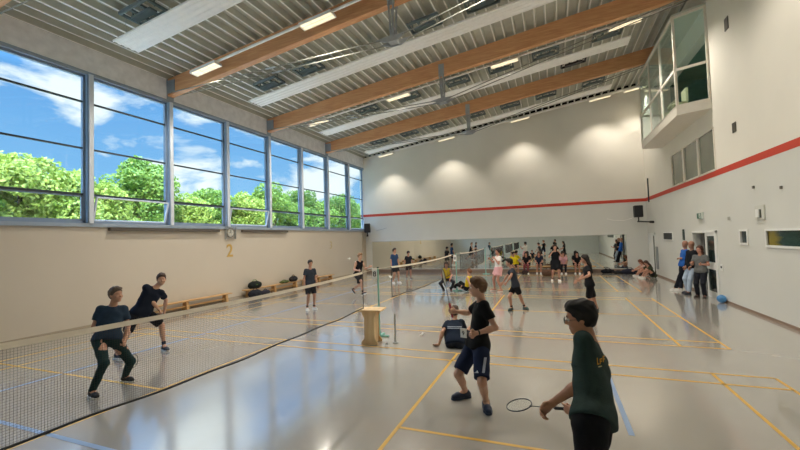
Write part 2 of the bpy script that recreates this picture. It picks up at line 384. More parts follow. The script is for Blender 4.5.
# ================================================================== RIGHT WALL FITTINGS
# glazed gallery box
M_gal = mat('gallery_white', '#e4ddd0', 0.5)
g = empty('glazed_gallery', (XR, 13.2, 5.97), label='glazed white gallery box jutting from the top of the right wall', cat='gallery')
def gl(b, x0, x1, y0, y1, z0, z1): b.box(x0-XR, x1-XR, y0-13.2, y1-13.2, z0-5.97, z1-5.97)
XG = 7.7; YN, YF = 10.72, 16.05; YNW = 10.34
b = MB()
b.prism([(XG-XR, YN-13.2), (-.001, YNW-13.2), (-.001, YF-13.2+.3), (XG-XR, YF-13.2)], 2, 0, .3)
b.build('parapet', M_gal, g)
b = MB(); b.prism([(XG-XR, YN-13.2), (-.002, YNW-13.2), (-.002, YF-13.2+.3), (XG-XR, YF-13.2)], 2, 9.25-5.97, 9.31-5.97); b.build('roof_panel', mat('gallery_roof', '#c4c7bd', .6), g)
def slant(xa, xb, z0, z1, w=.07):    # bars of the near end wall, running from front corner to the wall
    M = None
    pa = (XG-XR, YN-13.2); pb = (-.002, YNW-13.2)
    b2.prism([(pa[0], pa[1]), (pb[0], pb[1]), (pb[0], pb[1]+w), (pa[0], pa[1]+w)], 2, z0-5.97, z1-5.97)
TOPZ = 9.25
b2 = MB()
for z0, z1 in ((7.42, 7.5), (9.17, 9.25), (6.25, 6.3)): slant(0, 0, z0, z1)
# front bars
posts = [YN+.03, 12.5, 14.2, YF-.03]
for z0, z1 in ((7.42, 7.5), (9.17, 9.25), (6.25, 6.3)): gl(b2, XG, XG+.07, YN, YF, z0, z1)
for k, y in enumerate(posts): gl(b2, XG, XG+.07, y-.035, y+.035, 6.27, 9.25)
gl(b2, XR-.07, XR-.002, YNW, YNW+.06, 6.27, 9.25)
for z0, z1 in ((7.42, 7.5), (9.17, 9.25)): b2.prism([(XG-XR, YF-13.2-.03), (-.002, YF-13.2+.25), (-.002, YF-13.2+.3), (XG-XR, YF-13.2+.03)], 2, z0-5.97, z1-5.97)
b2.build('glazing_bar', M_gal, g)
for z0, z1 in ((6.3, 7.42), (7.5, 9.17)):
    for ya, yb in zip(posts, posts[1:]):
        b = MB(); gl(b, XG+.03, XG+.04, ya+.03, yb-.03, z0, z1); b.build('pane', M_glass, g)
    b = MB(); b.prism([(XG-XR+.05, YN-13.2+.02), (-.06, YNW-13.2+.02), (-.06, YNW-13.2+.03), (XG-XR+.05, YN-13.2+.03)], 2, z0-5.97, z1-5.97); b.build('pane', M_glass, g)
    b = MB(); b.prism([(XG-XR+.05, YF-13.2), (-.06, YF-13.2+.27), (-.06, YF-13.2+.28), (XG-XR+.05, YF-13.2+.01)], 2, z0-5.97, z1-5.97); b.build('pane', M_glass, g)
# rooms behind openings
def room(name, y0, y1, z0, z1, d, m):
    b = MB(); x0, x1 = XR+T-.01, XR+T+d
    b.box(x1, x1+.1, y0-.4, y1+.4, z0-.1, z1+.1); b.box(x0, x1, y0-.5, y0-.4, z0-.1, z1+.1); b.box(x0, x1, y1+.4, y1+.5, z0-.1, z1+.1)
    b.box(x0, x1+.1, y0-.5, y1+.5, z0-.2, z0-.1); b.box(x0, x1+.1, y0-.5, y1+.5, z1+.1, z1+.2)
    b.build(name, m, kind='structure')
room('wall_gallery_room', GAL[0], GAL[1], 6.35, 8.7, 2.5, mat('green_room', '#6f9585', 0.6, 0, .1))
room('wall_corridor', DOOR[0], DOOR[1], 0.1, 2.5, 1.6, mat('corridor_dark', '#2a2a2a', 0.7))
room('wall_upper_room', HW[0], HW[1], 4.1, 5.4, .5, mat('upper_room_grey', '#8a8d80', 0.7))
room('wall_strip_room', 2.8, 7.6, 1.8, 2.2, .6, mat('strip_room', '#2c4a45', 0.6, 0, .5, 1.2))
# seats seen inside the gallery
for k, y in enumerate((12.2, 13.4)):
    b = MB(); b.box(-.25, .25, -.25, .25, .4, .47); b.box(.2, .27, -.25, .25, .47, .95)
    for sx in (-.22, .2):
        for sy in (-.22, .2): b.box(sx, sx+.03, sy, sy+.03, 0, .4)
    tag(b.build('gallery_chair', mat('pale_seat', '#c9c4a0', 0.6), loc=(8.12, y, 6.27)), 'pale chair inside the glazed gallery, %s' % ('nearer one' if k == 0 else 'farther one'), 'chair')
# high windows
for i, (a, c) in enumerate(((10.38, 11.75), (11.87, 13.35), (13.47, 14.97))):
    w = empty('window_%d' % (11+i), (XR, (a+c)/2, 4.05), kind='structure'); h = (c-a)/2; H = 1.31
    f = MB(); f.box(-.015, .08, -h-.06, -h+.02, 0, H); f.box(-.015, .08, h-.02, h+.06, 0, H); f.box(-.015, .08, -h, h, H-.03, H+.03); f.box(-.015, .08, -h, h, -.03, .03)
    f.build('window_frame', M_gal, w); MB().box(.03, .04, -h+.02, h-.02, .03, H-.03).build('pane', mat('grey_green_pane', '#6f7769', 0.15, 0, .15, 1.0), w)
def framed(name, y0, y1, z0, z1, mpane, n):
    w = empty(name, (XR, (y0+y1)/2, z0), kind='structure'); h = (y1-y0)/2; H = z1-z0
    f = MB(); e = .05; f.box(-.03, .06, -h-e, -h, -e, H+e); f.box(-.03, .06, h, h+e, -e, H+e); f.box(-.03, .06, -h, h, H, H+e); f.box(-.03, .06, -h, h, -e, 0)
    f.build('window_frame', M_white_frame, w); MB().box(.02, .03, -h, h, 0, H).build('pane', mpane, w)
sg = bpy.data.materials.new('strip_pane'); sg.use_nodes = True; _n = sg.node_tree; _b = _n.nodes['Principled BSDF']; _b.inputs['Roughness'].default_value = .08
_t = _n.nodes.new('ShaderNodeTexCoord'); _s = _n.nodes.new('ShaderNodeSeparateXYZ'); _r = _n.nodes.new('ShaderNodeValToRGB')
_nz = _n.nodes.new('ShaderNodeTexNoise'); _nz.inputs['Scale'].default_value = 3; _mx = _n.nodes.new('ShaderNodeMath'); _mx.operation = 'MULTIPLY_ADD'; _mx.inputs[1].default_value = .14
_n.links.new(_t.outputs['Generated'], _s.inputs[0]); _n.links.new(_t.outputs['Generated'], _nz.inputs['Vector']); _n.links.new(_nz.outputs['Fac'], _mx.inputs[0]); _n.links.new(_s.outputs['Y'], _mx.inputs[2]); _n.links.new(_mx.outputs[0], _r.inputs[0])
_r.color_ramp.elements[0].position = .93; _r.color_ramp.elements[0].color = lin('#23403b'); _r.color_ramp.elements[1].position = 1.0; _r.color_ramp.elements[1].color = lin('#8a7a2c'); e = _r.color_ramp.elements.new(.3); e.color = lin('#2a4741')
_n.links.new(_r.outputs[0], _b.inputs['Base Color'])
framed('window_14', STRIP[0], STRIP[1], STRIP[2], STRIP[3], sg, 0)
framed('window_15', SMW[0], SMW[1], SMW[2], SMW[3], M_darkglass, 0)
# door with glazed leaf
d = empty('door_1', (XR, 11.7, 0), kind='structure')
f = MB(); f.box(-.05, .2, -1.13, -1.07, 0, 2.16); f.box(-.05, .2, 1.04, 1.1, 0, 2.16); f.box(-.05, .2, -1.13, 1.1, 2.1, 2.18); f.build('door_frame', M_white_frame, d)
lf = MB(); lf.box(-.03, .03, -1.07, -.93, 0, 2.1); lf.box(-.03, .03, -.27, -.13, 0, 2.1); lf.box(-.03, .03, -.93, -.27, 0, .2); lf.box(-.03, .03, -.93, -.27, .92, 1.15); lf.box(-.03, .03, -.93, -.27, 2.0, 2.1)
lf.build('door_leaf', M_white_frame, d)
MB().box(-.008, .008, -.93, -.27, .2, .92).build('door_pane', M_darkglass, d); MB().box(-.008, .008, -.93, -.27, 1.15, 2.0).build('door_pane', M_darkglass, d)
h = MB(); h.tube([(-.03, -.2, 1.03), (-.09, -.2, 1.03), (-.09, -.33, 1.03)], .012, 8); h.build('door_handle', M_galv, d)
d2 = empty('door_2', (XR, 18.9, 0), kind='structure')
f = MB(); f.box(-.03, .0, -.45, -.38, 0, 2.14); f.box(-.03, 0, .55, .9, 0, 2.14); f.box(-.03, 0, -.45, .9, 2.05, 2.14); f.build('door_frame', M_white_frame, d2)
MB().box(-.015, 0, -.38, .55, 0, 2.05).build('door_leaf', M_white_frame, d2)
MB().box(-.022, -.015, -.3, -.06, .1, 2.0).build('door_pane', M_darkglass, d2)
o = MB().box(-.04, 0, -.18, .18, 0, 1.1).build('wall_pad', mat('grey_pad', '#8d9294', .7), loc=(XR, 18.2, .35)); tag(o, 'grey upright wall cover beside the white corner door', 'wall cover')
# louvre
t = empty('wall_louvre', (XR, 16.1, 1.83), label='dark slotted ventilation louvre left of the standing adults', cat='louvre')
b = MB(); b.box(-.03, 0, -.7, .7, -.03, 0); b.box(-.03, 0, -.7, .7, .29, .32); b.box(-.03, 0, -.73, -.7, -.03, .32); b.box(-.03, 0, .7, .73, -.03, .32); b.build('frame', M_white_frame, t)
b = MB(); b.box(-.01, 0, -.7, .7, 0, .29)
for k in range(5): b.box(-.03, -.01, -.7, .7, .02+k*.055, .045+k*.055)
b.build('slats', mat('louvre_dark', '#33373a', .5), t)
def small(name, y0, y1, z0, z1, m, label, cat, d=.03, x=XR, extra=None):
    y = (y0+y1)/2
    b = MB(); b.box(-d, 0, y0-y, y1-y, 0, z1-z0); o = b.build(name, m, loc=(x, y, z0), bevel=.004)
    tag(o, label, cat); 
    if extra: extra(o)
    return o
small('wall_slot', 13.78, 13.97, 1.83, 2.25, M_darkglass, 'narrow dark wall slot above the adults left of the doorway', 'wall slot')
def ex(o):
    M_g = mat('exit_green', '#3f6b5a', .5); M_w = mat('exit_white', '#e8efe8', .5)
    MB().box(-.062, -.0602, -.16, .22, .02, .2).build('sign_face', M_g, o)
    b = MB(); b.mi = 0
    b.box(-.065, -.063, -.12, .03, .035, .185); b.build('door_symbol', M_w, o)
    b = MB(); b.box(-.067, -.0655, -.07, -.02, .05, .12); b.box(-.067, -.0655, -.06, -.03, .13, .16); b.build('figure_symbol', M_g, o)
small('exit_sign', 11.62, 12.12, 2.58, 2.8, mat('sign_casing', '#c9cfc8', .5), 'small green and white exit pictogram sign above the doorway', 'exit sign', .06, extra=ex)
def sw(o): MB().box(-.03, -.02, -.04, .04, .08, .14).build('rocker', M_black, o)
small('light_switch', 10.26, 10.44, .94, 1.14, M_white_frame, 'pale wall switch with dark rocker right of the open door', 'switch', .02, extra=sw)
def th(o):
    MB().box(-.06, -.03, -.03, .13, .07, .27).build('dial_box', M_white_frame, o); MB().box(-.05, -.03, -.09, -.04, .06, .26).build('side_grille', mat('grille_grey', '#55584f', .6), o)
small('wall_control_box', 7.56, 8.02, 2.4, 2.76, mat('control_base', '#cfcfc6', .6), 'pale framed control box high on the right wall above the strip window', 'control box', .03, extra=th)
small('wall_vent', 8.86, 9.1, 7.75, 8.1, mat('vent_brown', '#4e4a42', .6), 'small dark square vent high on the right wall beside the gallery', 'vent', .02)
small('wall_vent', 8.8, 9.02, 4.85, 5.12, mat('vent_brown', '#4e4a42', .6), 'small dark square vent on the right wall just above the red band', 'vent', .02)
small('wall_sensor', 8.0, 8.06, 3.2, 3.27, mat('sensor_grey', '#6d6a62', .6), 'tiny grey sensor on the right wall above the control box', 'sensor', .04)
small('wall_sensor', 6.75, 6.8, 3.05, 3.12, mat('sensor_grey', '#6d6a62', .6), 'tiny grey sensor on the right wall toward the right picture edge', 'sensor', .04)
small('wall_plate', 9.55, 9.72, 2.46, 2.56, mat('plate_grey', '#a5a59a', .6), 'small grey wall plate between exit sign and control box', 'wall plate', .01)
o = MB().box(-.05, 0, -.04, .04, 0, 1.25).build('wall_cable_duct', M_steel_dark, loc=(XR, 19.3, 3.75)); tag(o, 'dark upright cable duct crossing the red band near the right corner', 'cable duct')
# ball by the door
bm = MB(); prof = [(.12*math.sin(a), .12-.12*math.cos(a)) for a in np.linspace(0.001, PI-.001, 17)]
bm.lathe(prof, 28); o = bm.build('play_ball', None or mat('ball_blue', '#4f8fc9', .4, 0, .25, 6), smooth=True, loc=(8.39, 10.12, 0)); tag(o, 'blue ball on the floor at the foot of the open door', 'ball')
# speakers
def speaker(loc, rz, label, arm):
    t = empty('loudspeaker', loc, rz, label=label, cat='loudspeaker')
    MB().box(-.2, .2, -.17, .17, 0, .62).build('cabinet', M_black, t, bevel=.02)
    MB().box(-.18, .18, -.185, -.17, .03, .59).build('grille', mat('grille_dark', '#26282b', .8, 0, .2, 200), t)
    b = MB(); b.tube([(0, 0, 0), (0, 0, -.22)], .035, 10); b.box(-.06, .06, -.05, .05, -.26, -.2)
    b.tube([(0, 0, -.22)]+[arm], .035, 8); b.tube([(arm[0]*.8, arm[1]*.8, -.22+(arm[2]+.22)*.8), arm], .06, 8)
    b.build('wall_bracket', M_black, t)
speaker((8.0, 19.3, 2.98), 0, 'black loudspeaker on a swivel arm in the right back corner', (.465, -.9, -.3))
speaker((-8.1, 19.7, 2.75), math.radians(20), 'black loudspeaker below the last window in the left back corner', (-.05, .34, -.22))
o = MB().tube([(6.6, YB-.05, 2.99), (6.9, YB-.08, 2.9), (7.4, YB-.1, 2.85), (7.75, YB-.4, 2.95)], .012, 6).build('speaker_cable', M_white_metal, loc=None); tag(o, 'thin pale cable trailing to the right corner loudspeaker', 'cable')
o = MB().tube([(-7.6, YB-.03, 2.85), (-7.1, YB-.05, 2.95), (-6.8, YB-.03, 3.02)], .012, 6).build('speaker_cable', mat('grey_cable', '#9aa3a8', .5)); tag(o, 'thin grey cable on the wall beside the left corner loudspeaker', 'cable')
# ================================================================== LEFT WALL FITTINGS
def digit(txt, size, loc, rot, m, name, label, cat, parent=None, depth=.004, group=None):
    cu = bpy.data.curves.new(name, 'FONT'); cu.body = txt; cu.size = size; cu.extrude = depth; cu.align_x = 'CENTER'; cu.offset = size*.012
    tmp = bpy.data.objects.new('t', cu); COL.objects.link(tmp); bpy.context.view_layer.update()
    me = bpy.data.meshes.new_from_object(tmp); bpy.data.objects.remove(tmp)
    me.materials.clear(); me.materials.append(m)
    o = link_mesh(name, me, parent, loc); o.rotation_euler = rot
    if label: tag(o, label, cat)
    return o
digit('2', .72, (XL+.008, 7.83, 1.73), (PI/2, 0, PI/2), mat('yellow_digit', '#c9a55a', .6), 'wall_number', 'yellow figure 2 on the left wall under the clock', 'number')
digit('3', .62, (XL+.008, 15.55, 1.8), (PI/2, 0, PI/2), mat('pale_yellow_digit', '#c9b98f', .6), 'wall_number', 'faint yellow figure on the left wall far beyond the clock', 'number')
t = empty('wall_clock', (XL, 7.84, 2.7), label='round wall clock behind a wire guard under the window sill', cat='clock')
Mx = Matrix.Rotation(PI/2, 4, 'Y')
MB().lathe([(.001, .05), (.17, .05)], 24, Mx).build('dial', mat('dial_white', '#d8d4c8', .5), t)
MB().lathe([(.16, 0), (.2, 0), (.2, .07), (.165, .07), (.16, .05)], 24, Mx).build('rim', mat('rim_grey', '#8b8577', .5), t)
MB().box(.052, .058, -.008, .008, -.02, .12).box(.052, .058, -.09, .01, -.008, .008).build('hands', M_black, t)
b = MB()
for k in range(5): b.box(.09, .095, -.24+k*.12-.004, -.24+k*.12+.004, -.26, .26)
for k in range(5): b.box(.09, .095, -.26, .26, -.24+k*.12-.004, -.24+k*.12+.004)
b.box(0, .095, -.26, -.25, -.26, .26); b.box(0, .095, .25, .26, -.26, .26); b.build('wire_guard', M_galv, t)
for (ya, yb, l) in ((3.2, 7.25, 'left of the wall clock'), (8.45, 11.45, 'right of the wall clock')):
    o = MB().box(0, .12, -(yb-ya)/2, (yb-ya)/2, 0, .09).build('blind_box', mat('blind_dark', '#5d564e', .6), loc=(XL, (ya+yb)/2, 2.72 if False else 2.73), bevel=.01); tag(o, 'long dark blind box under the window sill %s' % l, 'blind box')
# corner pillar, a little darker than the wall beige
MB().box(XL, XL+.06, YB-.5, YB-.001, 0, SILL-.1).build('trim_6', mat('pillar_dark_beige', '#bdb09d', .7), kind='structure')
# benches
M_bench = wood_mat('bench_pine', '#b98f5c', '#d3ab77', .4, (8, .6, 8))
def bench_proto(L, h=.31):
    t = empty('gym_bench')
    MB().box(-.13, .13, -L/2, L/2, h-.035, h).build('seat_board', M_bench, t, bevel=.006)
    MB().box(-.02, .02, -L/2+.2, L/2-.2, .08, .14).build('stretcher', M_bench, t)
    n = 3
    for k in range(n):
        y = (-L/2+.25)+(L-.5)*k/(n-1)
        MB().prism([(-.13, 0), (-.06, 0), (-.05, .04), (.05, .04), (.06, 0), (.13, 0), (.08, h-.035), (-.08, h-.035)], 1, y-.05, y+.05).build('leg', M_bench, t)
    return t
for k, (ya, yb, l) in enumerate(((3.6, 7.6, 'low wooden gym bench at the left wall, nearest the camera'), (8.35, 12.0, 'low wooden gym bench at the left wall loaded with bags, second from the camera'), (12.3, 15.3, 'low wooden gym bench at the left wall, farthest of the row'))):
    t = bench_proto(yb-ya); t.location = (XL+.22, (ya+yb)/2, 0); tag(t, l, 'bench', 'gym benches at the left wall')
t = bench_proto(4.6, .38); t.location = (3.6, 19.72, 0); t.rotation_euler = (0, 0, PI/2); tag(t, 'low bench below the mirror carrying the seated girls', 'bench')
# ================================================================== NETS AND POSTS
M_cord = mat('net_cord', '#33312f', .7); M_tape = mat('net_tape', '#f4e9d6', .7); M_btape = mat('black_tape', '#17181b', .6)
M_green = mat('post_green', '#84bcae', .4, 0, .05)
def net(yc, label, proto=[]):
    t = empty('badminton_net', (0, yc, 0), label=label, cat='net', group='badminton nets in a line')
    Ln = 3.05; top = lambda y: 1.485+.05*(y/Ln)**2; bot = lambda y: top(y)-.75+.008*math.sin(y*2.1)+.006*math.sin(y*5.3)
    if not proto:
        b = MB(); th = .0011; st = .021
        ny = int(2*Ln/st)
        for i in range(ny+1):
            y = -Ln+i*st; b.tube([(0, y, bot(y)), (0, y, top(y)-.005)], th, 3, cap=False)
        for j in range(1, 36):
            pts = [(0, y, bot(y)+(top(y)-bot(y))*j/36) for y in np.linspace(-Ln, Ln, 21)]
            b.tube(pts, th, 3, cap=False)
        net_m = b.build('netting', M_cord, t)
        b = MB()
        for s in (-1, 1):
            pts = list(np.linspace(-Ln, Ln, 25))
            for ya, yb in zip(pts, pts[1:]):
                b.quad((s*.006, ya, top(ya)-.034), (s*.006, yb, top(yb)-.034), (s*.003, yb, top(yb)+.012), (s*.003, ya, top(ya)+.012))
        tape = b.build('top_tape', M_tape, t)
        b = MB(); b.tube([(0, y, bot(y)) for y in np.linspace(-Ln, Ln, 60)], .011, 6); bt = b.build('bottom_cord', M_btape, t)
        proto.extend([net_m, tape, bt])
        for s in (-1, 1):
            b = MB(); b.tube([(0, s*Ln, bot(s*Ln)), (0, s*Ln, top(s*Ln))], .009, 6); proto.append(b.build('side_tape', M_btape, t))
            b = MB(); b.tube([(0, s*Ln, top(Ln)), (0, s*3.85, 1.545)], .004, 5); proto.append(b.build('head_cord', M_tape, t))
    else:
        for o in proto:
            c = o.copy(); COL.objects.link(c); c.parent = t
net(0, 'long badminton net nearest the camera, crossing the left foreground')
net(7.654, 'middle badminton net beyond the wooden pedestal and green post')
net(15.31, 'farthest badminton net running up to the mirror wall')
def post(y, label):
    t = empty('net_post', (-.02, y, 0), label=label, cat='net post', group='net posts')
    b = MB(); b.tube([(0, 0, .03), (0, 0, 1.56)], .021, 12); b.build('pole', M_green, t, smooth=False)
    b = MB(); b.box(-.03, .03, -.25, .25, 0, .03); b.box(-.18, .22, -.03, .03, 0, .035); b.tube([(0, 0, .03), (0, 0, .12)], .032, 12)
    b.build('base', M_green, t, bevel=.004)
    b = MB(); b.tube([(0, 0, 1.56), (0, 0, 1.585)], .026, 12); b.build('top_cap', M_steel_dark, t)
    return t
post(-3.85, 'green net post at the near end of the first net'); post(3.86, 'green net post standing behind the wooden pedestal')
post(11.55, 'slim net post between the middle and farthest nets'); post(19.0, 'pale net post close to the mirror at the end of the farthest net')
def number_card(loc, rz, txt, label, w=.12, h=.26):
    o = MB().box(-w/2, w/2, -.006, .006, -h/2, h/2).build('number_card', mat('card_white', '#fbfbf8', .6), loc=loc); o.rotation_euler = (0, 0, rz)
    tag(o, label, 'number card')
    digit(txt, h*.62, (0, -.0065, -h*.22), (PI/2, 0, 0), M_black, 'card_digit', None, None, parent=o, depth=.001)
number_card((-.09, 3.83, 1.43), 0.15, '8', 'white card with black figure hung on the green post by the pedestal')
number_card((-.05, 11.5, 1.36), 0.15, '8', 'small white card hung on the slim post between the farther nets')
# wooden pedestal
M_ped = wood_mat('pedestal_pine', '#dcb884', '#efd2a2', .4, (3, 3, .6))
t = empty('wooden_pedestal', (.055, 3.3, 0), rz=.12, label='pale wooden pedestal with a flat top beside the green net post', cat='pedestal')
MB().box(-.28, .28, -.22, .22, .70, .735).build('top_board', M_ped, t, bevel=.008)
b = MB(); b.prism([(-.18, .0), (.18, .0), (.18, .05), (.115, .13), (.11, .56), (.16, .66), (.16, .70), (-.16, .70), (-.16, .66), (-.11, .56), (-.115, .13), (-.18, .05)], 1, -.17, -.14)
b.prism([(-.18, .0), (.18, .0), (.18, .05), (.115, .13), (.11, .56), (.16, .66), (.16, .70), (-.16, .70), (-.16, .66), (-.11, .56), (-.115, .13), (-.18, .05)], 1, .14, .17)
b.build('side_board', M_ped, t, bevel=.004)
MB().box(-.1, .1, -.14, .14, .02, .69).build('core', M_ped, t)
o = MB().tube([(0, 0, 0), (0, 0, .62)], .02, 10).tube([(0, 0, 0), (0, 0, .02)], .06, 12).build('short_post', mat('short_post_grey', '#b4b8b6', .5), loc=(.55, 3.42, 0)); tag(o, 'short slim grey post standing on the floor right of the pedestal', 'post')
# shuttlecocks
M_cork = mat('cork_white', '#efe9da', .6); M_feather = mat('feather', '#f6f4ee', .6)
def shuttle_proto():
    t = empty('shuttlecock')
    MB().lathe([(.001, -.013), (.008, -.011), (.0125, -.004), (.013, .006), (.012, .012), (.001, .012)], 14).build('cork_base', M_cork, t, smooth=True)
    b = MB()
    for k in range(16):
        a = 2*PI*k/16; a2 = a+.34
        p = lambda r, z, an: (r*math.cos(an), r*math.sin(an), z)
        b.quad(p(.012, .01, a), p(.013, .01, a+.12), p(.034, .078, a2), p(.032, .078, a-.05))
    b.build('feather_skirt', M_feather, t); return t
sp = shuttle_proto(); first = True
for loc, rot, l in (((.45, 3.15, .035), (1.35, 0, .6), 'white shuttlecock on the floor just right of the pedestal foot'), ((.9, 4.05, .035), (1.35, 0, 2.6), 'white shuttlecock on the floor before the seated boy in navy'),
                    (tuple(at_depth((389, 276), (0, 4.5, 0))), (1.9, .3, 1.2), 'white shuttlecock in the air right of the green post'),
                    (tuple(at_depth((348, 258.5), (-3, 8.6, 0))), (1.5, 0, 1.6), 'white shuttlecock in flight before the running boy')):
    o = sp if first else copy_tree(sp); first = False; s = 1.0 if loc[2] < .1 else 1.25
    o.location = loc; o.rotation_euler = rot; tag(o, l, 'shuttlecock', 'shuttlecocks')
# ================================================================== RACKETS
def basis(x, y_hint):
    x = np.asarray(x, float); x = x/np.linalg.norm(x); z = np.cross(x, y_hint); z /= np.linalg.norm(z); y = np.cross(z, x); return x, y, z
def racket(grip, tip_dir, face_n, label, head='#2b2d33', grip_c='#1d1d20', len_=.67):
    # grip = middle of the handle; local +X runs toward the head
    x, y, z = basis(tip_dir, np.cross(face_n, tip_dir))
    t = empty('badminton_racket', (0, 0, 0), label=label, cat='racket')
    t.matrix_world = Matrix(((x[0], y[0], z[0], grip[0]), (x[1], y[1], z[1], grip[1]), (x[2], y[2], z[2], grip[2]), (0, 0, 0, 1)))
    MB().tube([(-.09, 0, 0), (-.08, 0, 0), (.09, 0, 0), (.11, 0, 0)], .0135, 8).build('grip', mat('grip_'+grip_c, grip_c, .7), t)
    mh = mat('racket_'+head, head, .3, .3)
    MB().tube([(.1, 0, 0), (.36, 0, 0)], .0042, 8).build('shaft', mh, t)
    c = .475; pts = [(c+.125*math.cos(a), .1*math.sin(a), 0) for a in np.linspace(0, 2*PI, 41)]
    MB().tube(pts, .0058, 8, cap=False).build('head_frame', mh, t, smooth=True)
    MB().tube([(.34, -.0, 0), (.352, .012, 0), (.352, -.012, 0), (.34, 0, 0)], .006, 6).build('throat', mh, t)
    b = MB()
    for k in range(-9, 10):
        u = k*.0105; 
        if abs(u) < .098: e = .125*math.sqrt(1-(u/.1)**2); b.tube([(c-e, u, 0), (c+e, u, 0)], .0009, 3, cap=False)
    for k in range(-11, 12):
        u = k*.0108
        if abs(u) < .123: e = .1*math.sqrt(1-(u/.125)**2); b.tube([(c+u, -e, 0), (c+u, e, 0)], .0009, 3, cap=False)
    b.build('strings', mat('string_white', '#d9dccf', .4), t)
    return t
